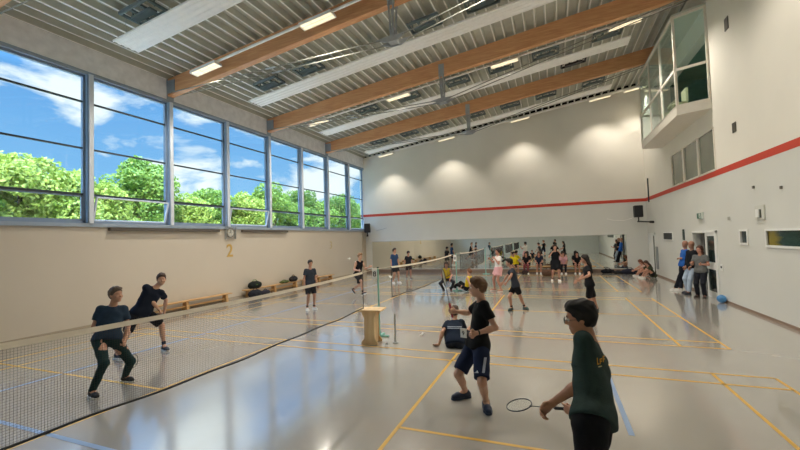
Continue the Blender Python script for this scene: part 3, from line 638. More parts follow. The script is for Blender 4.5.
# ================================================================== SMOOTH BODIES: rounded parts blended on a grid and meshed
class Field:
    def __init__(s): s.P = []
    def cap(s, a, b, ra, rb=None, k=.03, clips=(), lat=None, sq=1.0, sub=False):
        s.P.append(('c', np.array(a, float), np.array(b, float), ra, ra if rb is None else rb, k, clips, lat, sq, sub)); return s
    def ell(s, c, ax, r, k=.03, clips=(), sub=False):
        s.P.append(('e', np.array(c, float), np.array(ax, float), np.array(r, float), 0, k, clips, None, 1, sub)); return s
    def mesh(s, name, h, mats, parent=None, origin=(0, 0, 0), wob=0.0, wf=22.0, **kk):
        lo = []; hi = []
        for p in s.P:
            if p[-1]: continue
            if p[0] == 'c': r = max(p[3], p[4])*max(1, 1); lo.append(np.minimum(p[1], p[2])-r*1.0); hi.append(np.maximum(p[1], p[2])+r)
            else: r = p[3].max(); lo.append(p[1]-r); hi.append(p[1]+r)
        lo = np.min(lo, 0)-3*h-wob-.01; hi = np.max(hi, 0)+3*h+wob+.01
        n = np.ceil((hi-lo)/h).astype(int)+1
        F = np.full(n, .5, np.float32); ax = [lo[i]+h*np.arange(n[i]) for i in range(3)]
        for p in s.P:
            k = max(p[5], 1e-5)
            if p[0] == 'c': r = max(p[3], p[4]); l2 = np.minimum(p[1], p[2])-r; h2 = np.maximum(p[1], p[2])+r
            else: r = p[3].max(); l2 = p[1]-r; h2 = p[1]+r
            m = k+2.5*h+wob
            i0 = np.clip(((l2-m-lo)/h).astype(int), 0, n-1); i1 = np.clip(((h2+m-lo)/h).astype(int)+2, 1, n)
            sl = tuple(slice(a, b) for a, b in zip(i0, i1))
            X = ax[0][sl[0]][:, None, None].astype(np.float32); Y = ax[1][sl[1]][None, :, None].astype(np.float32); Z = ax[2][sl[2]][None, None, :].astype(np.float32)
            if p[0] == 'c':
                a, b = p[1], p[2]; ab = b-a; L2 = max(float(ab@ab), 1e-9)
                qx, qy, qz = X-a[0], Y-a[1], Z-a[2]
                t = np.clip((qx*ab[0]+qy*ab[1]+qz*ab[2])/L2, 0, 1)
                dx, dy, dz = qx-t*ab[0], qy-t*ab[1], qz-t*ab[2]
                if p[7] is not None:      # flatten: scale distance along an axis
                    w = p[7]; q = dx*w[0]+dy*w[1]+dz*w[2]; f = (1/p[8]-1)
                    dx = dx+q*w[0]*f; dy = dy+q*w[1]*f; dz = dz+q*w[2]*f
                d = np.sqrt(dx*dx+dy*dy+dz*dz)-(p[3]+(p[4]-p[3])*t)
            else:
                q = [(X-p[1][0])*w[0]+(Y-p[1][1])*w[1]+(Z-p[1][2])*w[2] for w in p[2]]
                k0 = np.sqrt(sum((q[i]/p[3][i])**2 for i in range(3))); k1 = np.sqrt(sum((q[i]/p[3][i]**2)**2 for i in range(3)))
                d = k0*(k0-1)/np.maximum(k1, 1e-6)
            for (c, nn) in p[6]: d = np.maximum(d, (X-c[0])*nn[0]+(Y-c[1])*nn[1]+(Z-c[2])*nn[2])
            G = F[sl]
            if p[-1]:
                hh = np.clip(.5-.5*(G+d)/k, 0, 1); F[sl] = G*(1-hh)+(-d)*hh+k*hh*(1-hh)
            else:
                hh = np.clip(.5+.5*(G-d)/k, 0, 1); F[sl] = G*(1-hh)+d*hh-k*hh*(1-hh)
        if wob:
            X, Y, Z = [ax[i].astype(np.float32) for i in range(3)]; X = X[:, None, None]; Y = Y[None, :, None]; Z = Z[None, None, :]
            F += wob*np.sin(wf*X+2.2*np.sin(wf*.6*Z+wf*.35*Y))*np.sin(wf*.9*Y+1.8*np.sin(wf*.5*Z+1)) .astype(np.float32)
        S = F < 0; c = np.zeros(n-1, np.int8)
        for dx in (0, 1):
            for dy in (0, 1):
                for dz in (0, 1): c += S[dx:n[0]-1+dx, dy:n[1]-1+dy, dz:n[2]-1+dz]
        A = np.argwhere((c > 0) & (c < 8)); idx = np.full(n-1, -1, np.int64); idx[A[:, 0], A[:, 1], A[:, 2]] = np.arange(len(A))
        acc = np.zeros((len(A), 3)); cnt = np.zeros(len(A))
        corners = [np.array(q) for q in np.ndindex(2, 2, 2)]
        for ca in corners:
            for d in range(3):
                if ca[d] == 0:
                    cb = ca.copy(); cb[d] = 1
                    fa = F[A[:, 0]+ca[0], A[:, 1]+ca[1], A[:, 2]+ca[2]]; fb = F[A[:, 0]+cb[0], A[:, 1]+cb[1], A[:, 2]+cb[2]]
                    mk = (fa < 0) != (fb < 0); t = np.where(mk, fa/np.where(mk, fa-fb, 1), 0)
                    acc += mk[:, None]*(ca+(cb-ca)*t[:, None]); cnt += mk
        V = lo+(A+acc/np.maximum(cnt, 1)[:, None])*h-np.array(origin)
        Q = []
        for d in range(3):
            e1, e2 = [(1, 2), (2, 0), (0, 1)][d]
            sa = [slice(0, n[i]) for i in range(3)]; sb = list(sa); sa[d] = slice(0, n[d]-1); sb[d] = slice(1, n[d])
            Sa, Sb = S[tuple(sa)], S[tuple(sb)]; E = np.argwhere(Sa != Sb)
            E = E[(E[:, e1] > 0) & (E[:, e2] > 0) & (E[:, e1] < n[e1]-1) & (E[:, e2] < n[e2]-1)]
            if not len(E): continue
            o1 = np.zeros(3, int); o1[e1] = 1; o2 = np.zeros(3, int); o2[e2] = 1
            g = lambda q: idx[q[:, 0], q[:, 1], q[:, 2]]
            q = np.stack([g(E-o1-o2), g(E-o2), g(E), g(E-o1)], 1)
            fl = Sa[E[:, 0], E[:, 1], E[:, 2]]
            q[~fl] = q[~fl][:, ::-1]; Q.append(q)
        Q = np.concatenate(Q); Q = Q[(Q >= 0).all(1)]
        me = bpy.data.meshes.new(name); me.from_pydata(V.tolist(), [], Q.tolist()); me.update(); me.shade_smooth()
        for m in (mats if isinstance(mats, (list, tuple)) else [mats]): me.materials.append(m)
        return link_mesh(name, me, parent, None, **kk)
# ------------------------------------------------------------------ skeletons
nrm = lambda v: np.asarray(v, float)/max(np.linalg.norm(v), 1e-9)
def solve(px, parent, L, far):
    d = ray(px); w = parent-CAM; b = d@w; p2 = w@w-b*b
    if p2 >= L*L: return parent+nrm(CAM+d*b-parent)*L
    return CAM+d*(b+(1 if far else -1)*math.sqrt(L*L-p2))
def ik(hip, ank, l1, l2, px=None, hint=None, nm=''):
    v = ank-hip; D = np.linalg.norm(v); 
    if D > (l1+l2)*.999:
        print('STRETCH', nm, round(D/(l1+l2), 3)); return hip+v*l1/(l1+l2)
    if D < abs(l1-l2)+.01: D = abs(l1-l2)+.01
    u = v/np.linalg.norm(v); a = (l1*l1-l2*l2+D*D)/(2*D); r = math.sqrt(max(l1*l1-a*a, 0))
    e1 = nrm(np.cross(u, [.3, .5, .81])); e2 = np.cross(u, e1); best = None
    for q in np.linspace(0, 2*PI, 72, endpoint=False):
        p = hip+u*a+r*(math.cos(q)*e1+math.sin(q)*e2)
        if px is not None:
            d = ray(px); w = p-CAM; s = -np.linalg.norm(w-d*(w@d)) + (.05*(p-hip)@hint if hint is not None else 0)
        else: s = (p-hip)@hint
        if best is None or s > best[0]: best = (s, p)
    return best[1]
def fdir(deg): return np.array([math.cos(math.radians(deg)), math.sin(math.radians(deg)), 0.0])
ZU = np.array([0, 0, 1.0])
def frame(deg): f = fdir(deg); return f, np.cross(ZU, f)      # forward, left
def px_pose(nm, H, anchor, face, pelvis, neck, head, hface, arms, legs, hpitch=0, shw=1.0, hipface=None):
    """pixel joints lifted onto a skeleton of true bone lengths. arms: {'L':((elbow px),far,(wrist px),far)}; legs: {'L':((knee px),(ankle px or None),(toe px))}"""
    s = H/1.75; J = {'s': s}
    f, l = frame(face); fh, lh = frame(face if hipface is None else hipface)
    pel = at_depth(pelvis, anchor); nk = solve(neck[0], pel, .53*s, neck[1]); hd = solve(head[0], nk, .20*s, head[1])
    U = nrm(nk-pel); l = nrm(l-U*(l@U)); F = np.cross(l, U)
    J.update(pel=pel, neck=nk, head=hd, U=U, l=l, f=F, hf=fdir(hface), hp=hpitch)
    for S, sg in (('L', 1), ('R', -1)):
        J['sh'+S] = nk+l*sg*.165*s*shw-U*.058*s
        J['hip'+S] = pel+lh*sg*.095*s-U*.02*s
        e, ef, w, wf = arms[S]; J['el'+S] = solve(e, J['sh'+S], .285*s, ef); J['wr'+S] = solve(w, J['el'+S], .25*s, wf)
        g = legs[S]; k, a, t = g[:3]
        if len(g) > 3:      # foot off the floor: chain
            J['kn'+S] = solve(k, J['hip'+S], .44*s, g[3]); J['an'+S] = solve(a, J['kn'+S], .43*s, g[4]); J['toe'+S] = solve(t, J['an'+S], .16*s, g[5] if len(g) > 5 else False)
        else:
            J['an'+S] = onz(a, .085*s); J['kn'+S] = ik(J['hip'+S], J['an'+S], .44*s, .43*s, k, fh, nm+S)
            tp = onz(t, .03*s); dd = tp-J['an'+S]; dd[2] = 0; J['toe'+S] = J['an'+S]+nrm(dd)*.16*s-ZU*.05*s
    return J
def fk_pose(nm, H, pos, face, pz=None, lean=(0, 0), headf=None, hp=0, arms=None, ank=None, knee=(1, 0, .2), z0=0.0):
    """pos = floor point under the pelvis; vectors are (forward, left, up)"""
    s = H/1.75; f, l = frame(face); W = lambda v: f*v[0]+l*v[1]+ZU*v[2]
    base = np.array([pos[0], pos[1], z0]); pel = base+ZU*((.93 if pz is None else pz)*s if pz is None else pz)
    U = nrm(W((lean[0], lean[1], 1))); nk = pel+U*.53*s
    l2 = nrm(l-U*(l@U)); F = np.cross(l2, U)
    hd = nk+nrm(U*.8+ZU*.35+f*.12)*.2*s
    J = dict(s=s, pel=pel, neck=nk, head=hd, U=U, l=l2, f=F, hf=fdir(face if headf is None else headf), hp=hp)
    arms = arms or {'L': ((0, .12, -1), (.25, .05, -1)), 'R': ((0, -.12, -1), (.25, -.05, -1))}
    ank = ank or {'L': (0, .11, .085), 'R': (.0, -.11, .085)}
    for S, sg in (('L', 1), ('R', -1)):
        J['sh'+S] = nk+l2*sg*.165*s-U*.055*s; J['hip'+S] = pel+l*sg*.095*s-U*.02*s
        J['el'+S] = J['sh'+S]+nrm(W(arms[S][0]))*.285*s; J['wr'+S] = J['el'+S]+nrm(W(arms[S][1]))*.25*s
        a = ank[S]; J['an'+S] = base+W((a[0]*s, a[1]*s, a[2]*s)); kh = W(knee[S] if isinstance(knee, dict) else knee)
        D = J['an'+S]-J['hip'+S]; n = np.linalg.norm(D)
        J['kn'+S] = ik(J['hip'+S], J['an'+S], .44*s, .43*s, None, kh, nm+S)
        td = nrm(W((1, sg*.18, 0))) if len(a) < 4 else W(a[3]); J['toe'+S] = J['an'+S]+nrm(td)*.16*s-ZU*.05*s
    return J
def torso(F, J, g=0.0, k=.05, clips=(), belly=0.0, chest=0.0, nclips=()):
    s = J['s']; U, l, f = J['U'], J['l'], J['f']; nk, pel = J['neck'], J['pel']; fl = f
    c = lambda a, b, ra, rb=None, sq=.8: F.cap(a, b, (ra+g), None if rb is None else rb+g, k, clips, fl, sq)
    hl = nrm(J['hipL']-J['hipR'])
    c(pel-hl*.06*s, pel+hl*.06*s, .108*s, sq=.88)
    m = pel+U*.14*s; c(m-l*.045*s, m+l*.045*s, (.094+belly)*s, sq=.86)
    m = pel+U*.24*s; c(m-l*.05*s, m+l*.05*s, (.098+belly)*s, sq=.86)
    m = nk-U*.17*s; c(m-l*.062*s, m+l*.062*s, (.106+chest)*s, sq=.86)
    c(J['shL']-l*.03*s, J['shR']+l*.03*s, .05*s, sq=.95)
    F.cap(nk-U*.1*s, nk-U*.01*s, .07*s+g*.6, .048*s+g*.3, k, nclips)
    return F
def hand(F, J, S, k, wr, d, lat, curl, fat=1.0, spread=0.0):
    """palm, four unequal bent fingers and a thumb. d: hand direction, lat: across the palm toward the thumb"""
    s = J['s']; n = np.cross(d, lat) if S == 'R' else np.cross(lat, d)      # palm normal
    pc = wr+d*.05*s
    F.ell(pc, (d, lat, n), (np.array([.052, .042, .018])*s), .012)
    F.cap(wr, wr+d*.03*s, .024*s, .022*s, .015)
    for i, (off, L) in enumerate(((.030, .075), (.010, .083), (-.010, .077), (-.029, .06))):
        a = wr+d*.088*s+lat*off*s-d*(abs(off-.005)*.25*s); ang = 0; dd = d+lat*spread*(off*10); r = (.0088 if i < 3 else .0078)*s*fat; a = a-d*.012*s
        for j, seg in enumerate((.44, .32, .24)):
            ang += curl[j]; v = nrm(nrm(dd)*math.cos(ang)+n*math.sin(ang)); b = a+v*L*seg*s*1.1
            F.cap(a, b, r*(1-.08*j), r*(.95-.08*j), .006); a = b
    a = wr+d*.022*s+lat*.028*s; v = nrm(d*.55+lat*.75+n*.35); b = a+v*.035*s; F.cap(a, b, .0125*s*fat, .011*s*fat, .012)
    v = nrm(d*.85+lat*.25+n*(.25+.3*curl[0])); c = b+v*.032*s; F.cap(b, c, .0105*s*fat, .0095*s*fat, .006); v = nrm(d*.8-lat*.1+n*(.4+.4*curl[0])); F.cap(c, c+v*.025*s, .0095*s*fat, .008*s*fat, .006)
SKIN = {}
def skin_mat(c):
    n = 'skin_'+c.strip('#')
    if n in MATS: return MATS[n]
    m = mat(n, c, .5, 0, .06, 12); b = m.node_tree.nodes['Principled BSDF']; b.inputs['Subsurface Weight'].default_value = .08; b.inputs['Subsurface Radius'].default_value = (.02, .008, .004); return m
def cloth(c, r=.85, bump=.25):
    return mat('cloth_'+c.strip('#'), c, r, 0, .08, 25, bump, 120, spec=.2)
def person(J, label, h=.012, skin='#c79a7e', hair='#3a2a20', hstyle='short', top=('tee', '#23262b'), bot=('shorts', '#1b1d22'), shoe='#22242a', sole='#e6e4df', sock=None,
           curl={'L': (.5, .6, .4), 'R': (.5, .6, .4)}, latd={}, face=False, group=None, glasses=False, hd={}):
    s = J['s']; fat = 1.0 if h < .009 else 1.18 if h < .013 else 1.4
    ori = np.array([J['pel'][0], J['pel'][1], min(0.0 if J['anL'][2] < .3 or J['anR'][2] < .3 else J['anL'][2]-.1, 9)])
    sk = skin_mat(skin); F = Field(); U, l, f = J['U'], J['l'], J['f']
    torso(F, J, 0)
    for S in 'LR':
        sh, el, wr, hip, kn, an, toe = [J[x+S] for x in ('sh', 'el', 'wr', 'hip', 'kn', 'an', 'toe')]
        F.cap(sh, sh+(el-sh)*.4, .045*s, .041*s, .035); F.cap(sh, el, .040*s, .034*s, .02); F.cap(el, el+(wr-el)*.35, .036*s, .038*s, .02); F.cap(el+(wr-el)*.3, wr, .038*s, .024*s, .02)
        F.cap(hip, hip+(kn-hip)*.5, .088*s, .078*s, .04); F.cap(hip, kn, .078*s, .053*s, .03)
        back = nrm(np.cross(np.cross(kn-hip, an-kn), an-kn)) if np.linalg.norm(np.cross(kn-hip, an-kn)) > 1e-4 else -f
        if back@(kn-(hip+an)/2) > 0: back = -back
        F.cap(kn, an, .05*s, .034*s, .025); F.cap(kn+(an-kn)*.12+back*.012*s, kn+(an-kn)*.5+back*.014*s, .048*s, .046*s, .03)
        td = nrm(toe-an); F.cap(an, an-ZU*.02*s if False else an+td*.02*s, .036*s, .036*s, .02); F.cap(an+(toe-an)*.1, toe, .034*s, .024*s, .02)
        d = nrm(wr-el); d = nrm(hd[S]) if S in hd else d
        lt = np.array(latd[S]) if S in latd else (nrm(np.cross(l, d))*0 + (f if abs(d@f) < .8 else U)); lt = nrm(lt-d*(lt@d))
        hand(F, J, S, .01, wr+d*.01, d, lt, curl[S], fat)
    # head
    a = math.radians(J['hp']); hf = J['hf']; hl = np.cross(ZU, hf); hf2 = hf*math.cos(a)+ZU*math.sin(a); hu = np.cross(hf2, hl); H = J['head']; AX = (hf2, hl, hu)
    hs = s*1.0
    P = lambda x, y, z: H+(hf2*x+hl*y+hu*z)*hs
    F.cap(J['neck']-U*.03*s, P(-.02, 0, -.06), .056*s, .05*s, .03)
    F.ell(P(-.012, 0, .022), AX, np.array([.098, .077, .1])*hs, .02); F.ell(P(.022, 0, -.05), AX, np.array([.068, .056, .07])*hs, .03); F.ell(P(.062, 0, -.1), AX, np.array([.024, .026, .02])*hs, .025)
    if h < .0125:
        for sg in (-1, 1):
            F.ell(P(.098, sg*.032, .0), AX, np.array([.016, .02, .013])*hs, .012, sub=True)
            F.ell(P(-.008, sg*.079, -.012), AX, np.array([.019, .011, .031])*hs, .008)
            F.ell(P(.06, sg*.042, -.035), AX, np.array([.028, .022, .024])*hs, .02)
        F.cap(P(.082, -.03, .024), P(.082, .03, .024), .009*hs, None, .012)
        F.cap(P(.084, 0, .005), P(.108, 0, -.03), .008*hs, .011*hs, .01); F.cap(P(.094, -.011, -.033), P(.094, .011, -.033), .008*hs, None, .006)
        F.cap(P(.083, -.016, -.062), P(.083, .016, -.062), .0085*hs, None, .006); F.cap(P(.079, -.014, -.075), P(.079, .014, -.075), .0085*hs, None, .006)
        F.cap(P(.094, -.02, -.0685), P(.094, .02, -.0685), .0028*hs, None, .003, sub=True)
    body = F.mesh('person', h, sk, origin=ori); body.location = ori; tag(body, label, 'person', group)
    def piece(F, name, m, hh=None, **k): return F.mesh(name, hh or h, m, body, origin=ori, **k)
    if face:
        for sg in (-1, 1):
            c = P(.0815, sg*.031, .0); E = Field(); E.ell(c, AX, np.array([.012, .013, .012])*hs); piece(E, 'eye', mat('eye_white', '#e8e2da', .3), .0035*max(hs, 1))
            E = Field(); E.ell(c+hf2*.0085*hs, AX, np.array([.005, .0065, .0065])*hs); piece(E, 'iris', mat('iris_dark', '#2a1c14', .2), .002)
            E = Field(); E.cap(P(.093, sg*.018, .022), P(.084, sg*.048, .024), .0042*hs); piece(E, 'eyebrow', mat('hair_'+hair.strip('#'), hair, .7, 0, .2, 60, .5, 200), .003)
        E = Field(); E.ell(P(.0885, 0, -.0685), AX, np.array([.007, .02, .0085])*hs); piece(E, 'lips', mat('lips_'+skin.strip('#'), '#b06a5c', .5), .0028)
    # hair
    mh = mat('hair_'+hair.strip('#'), hair, .7, 0, .2, 60, .5, 200)
    E = Field(); nrmf = hf2*.76-hu*.65; cl = ((H+nrmf*.016*hs, nrmf),)
    v = {'short': .010, 'thick': .012, 'crop': .005, 'bald': 0, 'long': .018, 'bun': .014}[hstyle]
    if hstyle != 'bald':
        E.ell(P(-.014, 0, .026), AX, (np.array([.098, .078, .1])+v)*hs, .02, cl)
        if hstyle in ('short', 'thick'):
            E.ell(P(.025, .0, .095+v*.4), AX, np.array([.06, .06, .026+v*.4])*hs, .03); E.ell(P(.060, .012, .088), AX, np.array([.026, .048, .02])*hs, .02)
            E.ell(P(-.06, 0, .01), AX, np.array([.055+v*.5, .07, .085])*hs, .03, ((P(0, 0, -.075), -hu),))
        if hstyle == 'thick': E.ell(P(-.045, 0, .07), AX, np.array([.078, .080, .062])*hs, .03); E.ell(P(.03, 0, .1), AX, np.array([.04, .06, .026])*hs, .03)
        if hstyle == 'long':
            E.cap(P(-.06, 0, .0), P(-.085, 0, -.2), .075*hs, .08*hs, .04, (), hf2, .7); E.cap(P(-.085, 0, -.2), P(-.1, 0, -.42), .08*hs, .04*hs, .04, (), hf2, .6)
            for sg in (-1, 1): E.cap(P(-.02, sg*.07, .03), P(-.05, sg*.07, -.16), .03*hs, .035*hs, .03)
        if hstyle == 'bun':
            E.ell(P(-.12, 0, .05), AX, np.array([.045, .045, .045])*hs, .02)
            E.cap(P(-.12, 0, .05), P(-.15, 0, -.1), .03*hs, .018*hs, .02)
        piece(E, 'hair', mh, min(h, .011)*(.7 if h < .012 else 1) if hstyle != 'crop' else h*.8, wob=.0055 if h < .013 else .002, wf=62)
    if glasses:
        b = MB(); q = [tuple(P(.112, sg*.034+.027*math.cos(t), -.004+.021*math.sin(t))-ori) for sg in (1,) for t in np.linspace(0, 2*PI, 17)]; b.tube(q, .0016, 5, cap=False)
        q = [tuple(P(.112, -.034+.027*math.cos(t), -.004+.021*math.sin(t))-ori) for t in np.linspace(0, 2*PI, 17)]; b.tube(q, .0016, 5, cap=False)
        b.tube([tuple(P(.112, -.008, 0)-ori), tuple(P(.114, .008, 0)-ori)], .0016, 5)
        for sg in (-1, 1): b.tube([tuple(P(.112, sg*.061, .004)-ori), tuple(P(.06, sg*.084, .006)-ori), tuple(P(-.01, sg*.09, .002)-ori)], .0016, 5)
        g = b.build('glasses', M_black, body)
        b = MB()
        for sg in (-1, 1): b.tube([tuple(P(.1125, sg*.034, -.004)-ori), tuple(P(.1135, sg*.034, -.004)-ori)], .022*hs, 14)
        b.build('lens', M_glass, g)
    # clothes
    ty, tc = top[:2]; mt = cloth(tc); pel, nk = J['pel'], J['neck']; hl2 = nrm(J['hipL']-J['hipR'])
    hem = (J.get('hem', .06) if ty != 'dress' else .2)*s
    E = Field(); ncl = (nk-U*.012*s-f*.0, nrm(U+f*.5)); bcl = (pel-U*hem, -U)
    g = .012 if ty != 'jacket' else .022
    torso(E, J, g*s, clips=(bcl,), belly=.012 if ty != 'tank' else .004, nclips=(ncl,))
    if ty != 'tank': 
        m1 = pel+U*.02*s; E.cap(m1-hl2*.07*s, m1+hl2*.07*s, (.108+g+.006)*s, None, .06, (bcl,), f, .92); m1 = pel-U*.08*s; E.cap(m1-hl2*.065*s, m1+hl2*.065*s, (.108+g+.010)*s, None, .06, (bcl,), f, .94)
    if ty == 'dress':
        m0 = pel-U*.02*s; m1 = pel-U*.38*s; bc2 = ((pel-U*.4*s, -U),)
        for S in 'LR': E.cap(J['hip'+S], J['hip'+S]+(J['kn'+S]-J['hip'+S])*.85, .12*s, .13*s, .1, ((J['hip'+S]+(J['kn'+S]-J['hip'+S])*.8, nrm(J['kn'+S]-J['hip'+S])),))
    for S in 'LR':
        sh, el, wr = J['sh'+S], J['el'+S], J['wr'+S]; d = nrm(el-sh)
        if ty in ('tee', 'dress'):
            e = sh+(el-sh)*.6; E.cap(sh-l*(.01 if S == 'L' else -.01)*s, e+d*.03*s, .0655*s, .064*s, .035, ((e, d),))
        elif ty == 'jacket':
            d2 = nrm(wr-el); E.cap(sh, el, .057*s, .05*s, .03); E.cap(el, wr, .05*s, .045*s, .03, ((wr-d2*.02, d2),))
        elif ty == 'tank': E.cap(sh-l*(.06 if S == 'L' else -.06)*s, sh-l*(.045 if S == 'L' else -.045)*s, .05*s, None, .02)
    nm = {'tee': 't_shirt', 'tank': 'sleeveless_top', 'dress': 'dress', 'jacket': 'jacket'}[ty]
    shirt = piece(E, nm, mt, wob=.0045 if h < .013 else .003, wf=20)
    if bot:
        bt, bc = bot[:2]; mb = cloth(bc); E = Field(); wcl = (pel+U*.07*s, U)
        E.cap(pel-hl2*.06*s, pel+hl2*.06*s, .122*s, None, .05, (wcl,), f, .88); m = pel+U*.08*s; E.cap(m-l*.05*s, m+l*.05*s, .104*s, None, .05, (wcl,), f, .88)
        for S in 'LR':
            hip, kn, an = J['hip'+S], J['kn'+S], J['an'+S]; d = nrm(kn-hip)
            if bt == 'shorts': e = hip+(kn-hip)*(bot[2] if len(bot) > 2 else .78); E.cap(hip, e+d*.04, .102*s, .092*s, .04, ((e, d),))
            elif bt == 'skirt': e = hip+(kn-hip)*.6; E.cap(hip, e+d*.04, .12*s, .14*s, .1, ((e, d),))
            else:
                w = .012 if bt == 'trousers' else .0
                E.cap(hip, kn, (.095+w)*s, (.066+w)*s, .04); d2 = nrm(an-kn); e = an-d2*.005; E.cap(kn, an, (.066+w)*s, (.05+w)*s, .03, ((e, d2),))
        low = piece(E, {'shorts': 'shorts', 'skirt': 'skirt'}.get(bt, 'trousers'), mb, wob=.004 if h < .013 else .003, wf=24)
    else: low = None
    for S in 'LR':
        an, toe, kn = J['an'+S], J['toe'+S], J['kn'+S]; td = nrm(toe-an+(ZU*.05*s if abs((toe-an)[2]+.05*s) < .02 else 0)); sh = nrm(an-kn)
        up = -sh; up = nrm(up-td*(up@td)) if abs(td[2]) > .25 or an[2] > .2 else ZU; side = np.cross(up, td)
        if sock: E = Field(); E.cap(an+nrm(kn-an)*.1*s, an, .041*s, .038*s, .01, ((an+nrm(kn-an)*.1*s, nrm(kn-an)),)); piece(E, 'sock', cloth(sock))
        if shoe:
            pl = (an-up*.078*s, -up); heel = an-td*.035*s-up*.045*s; ball = an+td*.11*s-up*.045*s; tip = an+td*.165*s-up*.052*s
            E = Field(); E.cap(heel, ball, .04*s, .045*s, .02, (pl,)); E.cap(ball, tip, .044*s, .036*s, .02, (pl,)); E.cap(an-up*.02*s, an+up*.005*s, .046*s, .044*s, .03, ((an+up*.02*s, up), pl))
            so = piece(E, 'shoe', mat('shoe_'+shoe.strip('#'), shoe, .6, 0, .1), h*.8)
            E = Field(); p2 = (an-up*.062*s, up); p3 = (an-up*.087*s, -up); E.cap(heel-up*.03*s, ball-up*.03*s, .045*s, .052*s, .02, (p2, p3)); E.cap(ball-up*.03*s, tip-up*.023*s, .051*s, .041*s, .02, (p2, p3))
            E.mesh('sole', h*.6, mat('sole_'+sole.strip('#'), sole, .6), so, origin=ori)
    return body, shirt, low
# ================================================================== PEOPLE
GR = (1.15, 1.3, .9); RELX = (.35, .45, .3); OPEN = (.15, .2, .15)
def grip_racket(J, S, tip_px, tip_far, label, **k):
    """the racket passes through the closed hand; the head centre lies on the pixel"""
    s = J['s']; wr, el = J['wr'+S], J['el'+S]; d = nrm(wr-el)
    c = wr+d*.075*s
    tip = solve(tip_px, c, .5, tip_far); x = nrm(tip-c)
    return c, x
# --- boy in black tee and navy shorts
anc = (onz((462, 398))+onz((489, 412)))/2
J = px_pose('front boy', 1.84, anc, 200, (478, 343.5), ((482, 300.5), True), ((477.5, 287), False), 188,
    {'L': ((498, 333), False, (477, 333), False), 'R': ((468, 313), True, (456, 311.5), False)},
    {'R': ((461, 369), (465.5, 391), (449, 398)), 'L': ((481, 380), (486, 401), (491.5, 419))}, hpitch=-4, hipface=215)
J['hem'] = .05
c, x = grip_racket(J, 'R', (443.5, 270), False, '')
fn = nrm(np.cross(x, CF)+.25*CF); dR = nrm(J['wrR']-J['elR']); nR = np.cross(dR, nrm(x-dR*(x@dR)))
body, shirt, low = person(J, 'boy in black t-shirt and navy shorts raising a racket, in the front centre', .0085, '#c99a80', '#6d4f35', 'short', ('tee', '#17181b'), ('shorts', '#1c2742', .88), '#1f2c44', '#25324a', None,
    curl={'L': (.9, 1.1, .7), 'R': GR}, latd={'R': x, 'L': (0, 0, 1)}, face=True)
fj = J
c = J['wrR']+dR*.075*J['s']+np.cross(dR, nrm(x-dR*(x@dR)))*.022
racket(c-x*.0, x, fn, 'dark racket held upright with red grip by the boy in black t-shirt', '#22242a', '#a32b3b')
# wrist band
E = Field(); d = nrm(J['wrL']-J['elL']); E.cap(J['wrL']-d*.03, J['wrL']-d*.012, .032, None, .005, ((J['wrL']-d*.012, d), (J['wrL']-d*.032, -d))); E.mesh('wristband', .003, M_black, body, origin=tuple(body.location))
# decals lying on clothing
def decal(target, pts_faces, mcol, name, origin_px, depth_ref, ux, uy, parent):
    """flat marks placed on cloth: each vertex is dropped on to the garment along the view-facing side"""
    me = target.data; off = Vector(target.parent.location) if target.parent else Vector((0, 0, 0))
    from mathutils.bvhtree import BVHTree
    bvh = BVHTree.FromPolygons([v.co+off for v in me.vertices], [p.vertices for p in me.polygons])
    vs = []; fs = []
    for poly in pts_faces:
        idx = []
        for (u, v) in poly:
            px = (origin_px[0]+ux[0]*u+uy[0]*v, origin_px[1]+ux[1]*u+uy[1]*v); d = Vector(ray(px)); hit = bvh.ray_cast(Vector(CAM), d)
            if hit[0] is None: idx = None; break
            idx.append(len(vs)); vs.append(hit[0]+hit[1]*(.004 if hit[1].dot(d) < 0 else -.004)-off)
        if idx: fs.append(idx)
    if not fs: print('decal miss', name); return
    m = bpy.data.meshes.new(name); m.from_pydata([tuple(v) for v in vs], [], fs); m.materials.append(mcol); link_mesh(name, m, parent)
def strip(u0, u1, v0, v1, n=6):
    R = []
    for i in range(n):
        a = v0+(v1-v0)*i/n; b = v0+(v1-v0)*(i+1)/n; R.append([(u0, a), (u1, a), (u1, b), (u0, b)])
    return R
M_dw = mat('print_white', '#dfe3e8', .7); M_dy = mat('print_yellow', '#d9a02e', .7)
decal(low, strip(0, 2.6, 0, 15.5, 10), mat('stripe_pale', '#a9b0c4', .7), 'side_stripe', (484, 357.5), None, (1, .05), (-.13, 1), body)
decal(low, [[(0, 3), (1, 2.4), (1.4, 3)], [(1.2, 2.2), (2.0, 1.5), (2.7, 3), (1.7, 3)], [(2.2, 1.2), (3.0, .5), (4.2, 3), (3.1, 3)]], M_dw, 'three_bar_mark', (474.5, 370), None, (1, 0), (0, 1), body)
# small card with a figure held at his hip
cp = at_depth((463.5, 333), J['wrL']+CF*.05)
number_card(tuple(cp), -.3, '9', 'small white card with black figure in front of the boy in black t-shirt', .085, .115)
# --- tall boy from behind at the right, glasses
ref = CAM+FH*2.6
J = px_pose('right boy', 1.77, ref, 163, (593, 418), ((591, 344.5), True), ((578.5, 314), False), 176,
    {'L': ((583, 391), False, (551, 404), True), 'R': ((590, 396), True, (573, 408), True)},
    {'L': ((572, 470), (596, 560), (570, 575), False, True), 'R': ((560, 470), (585, 540), (560, 560), False, True)}, hpitch=-10, hipface=163)
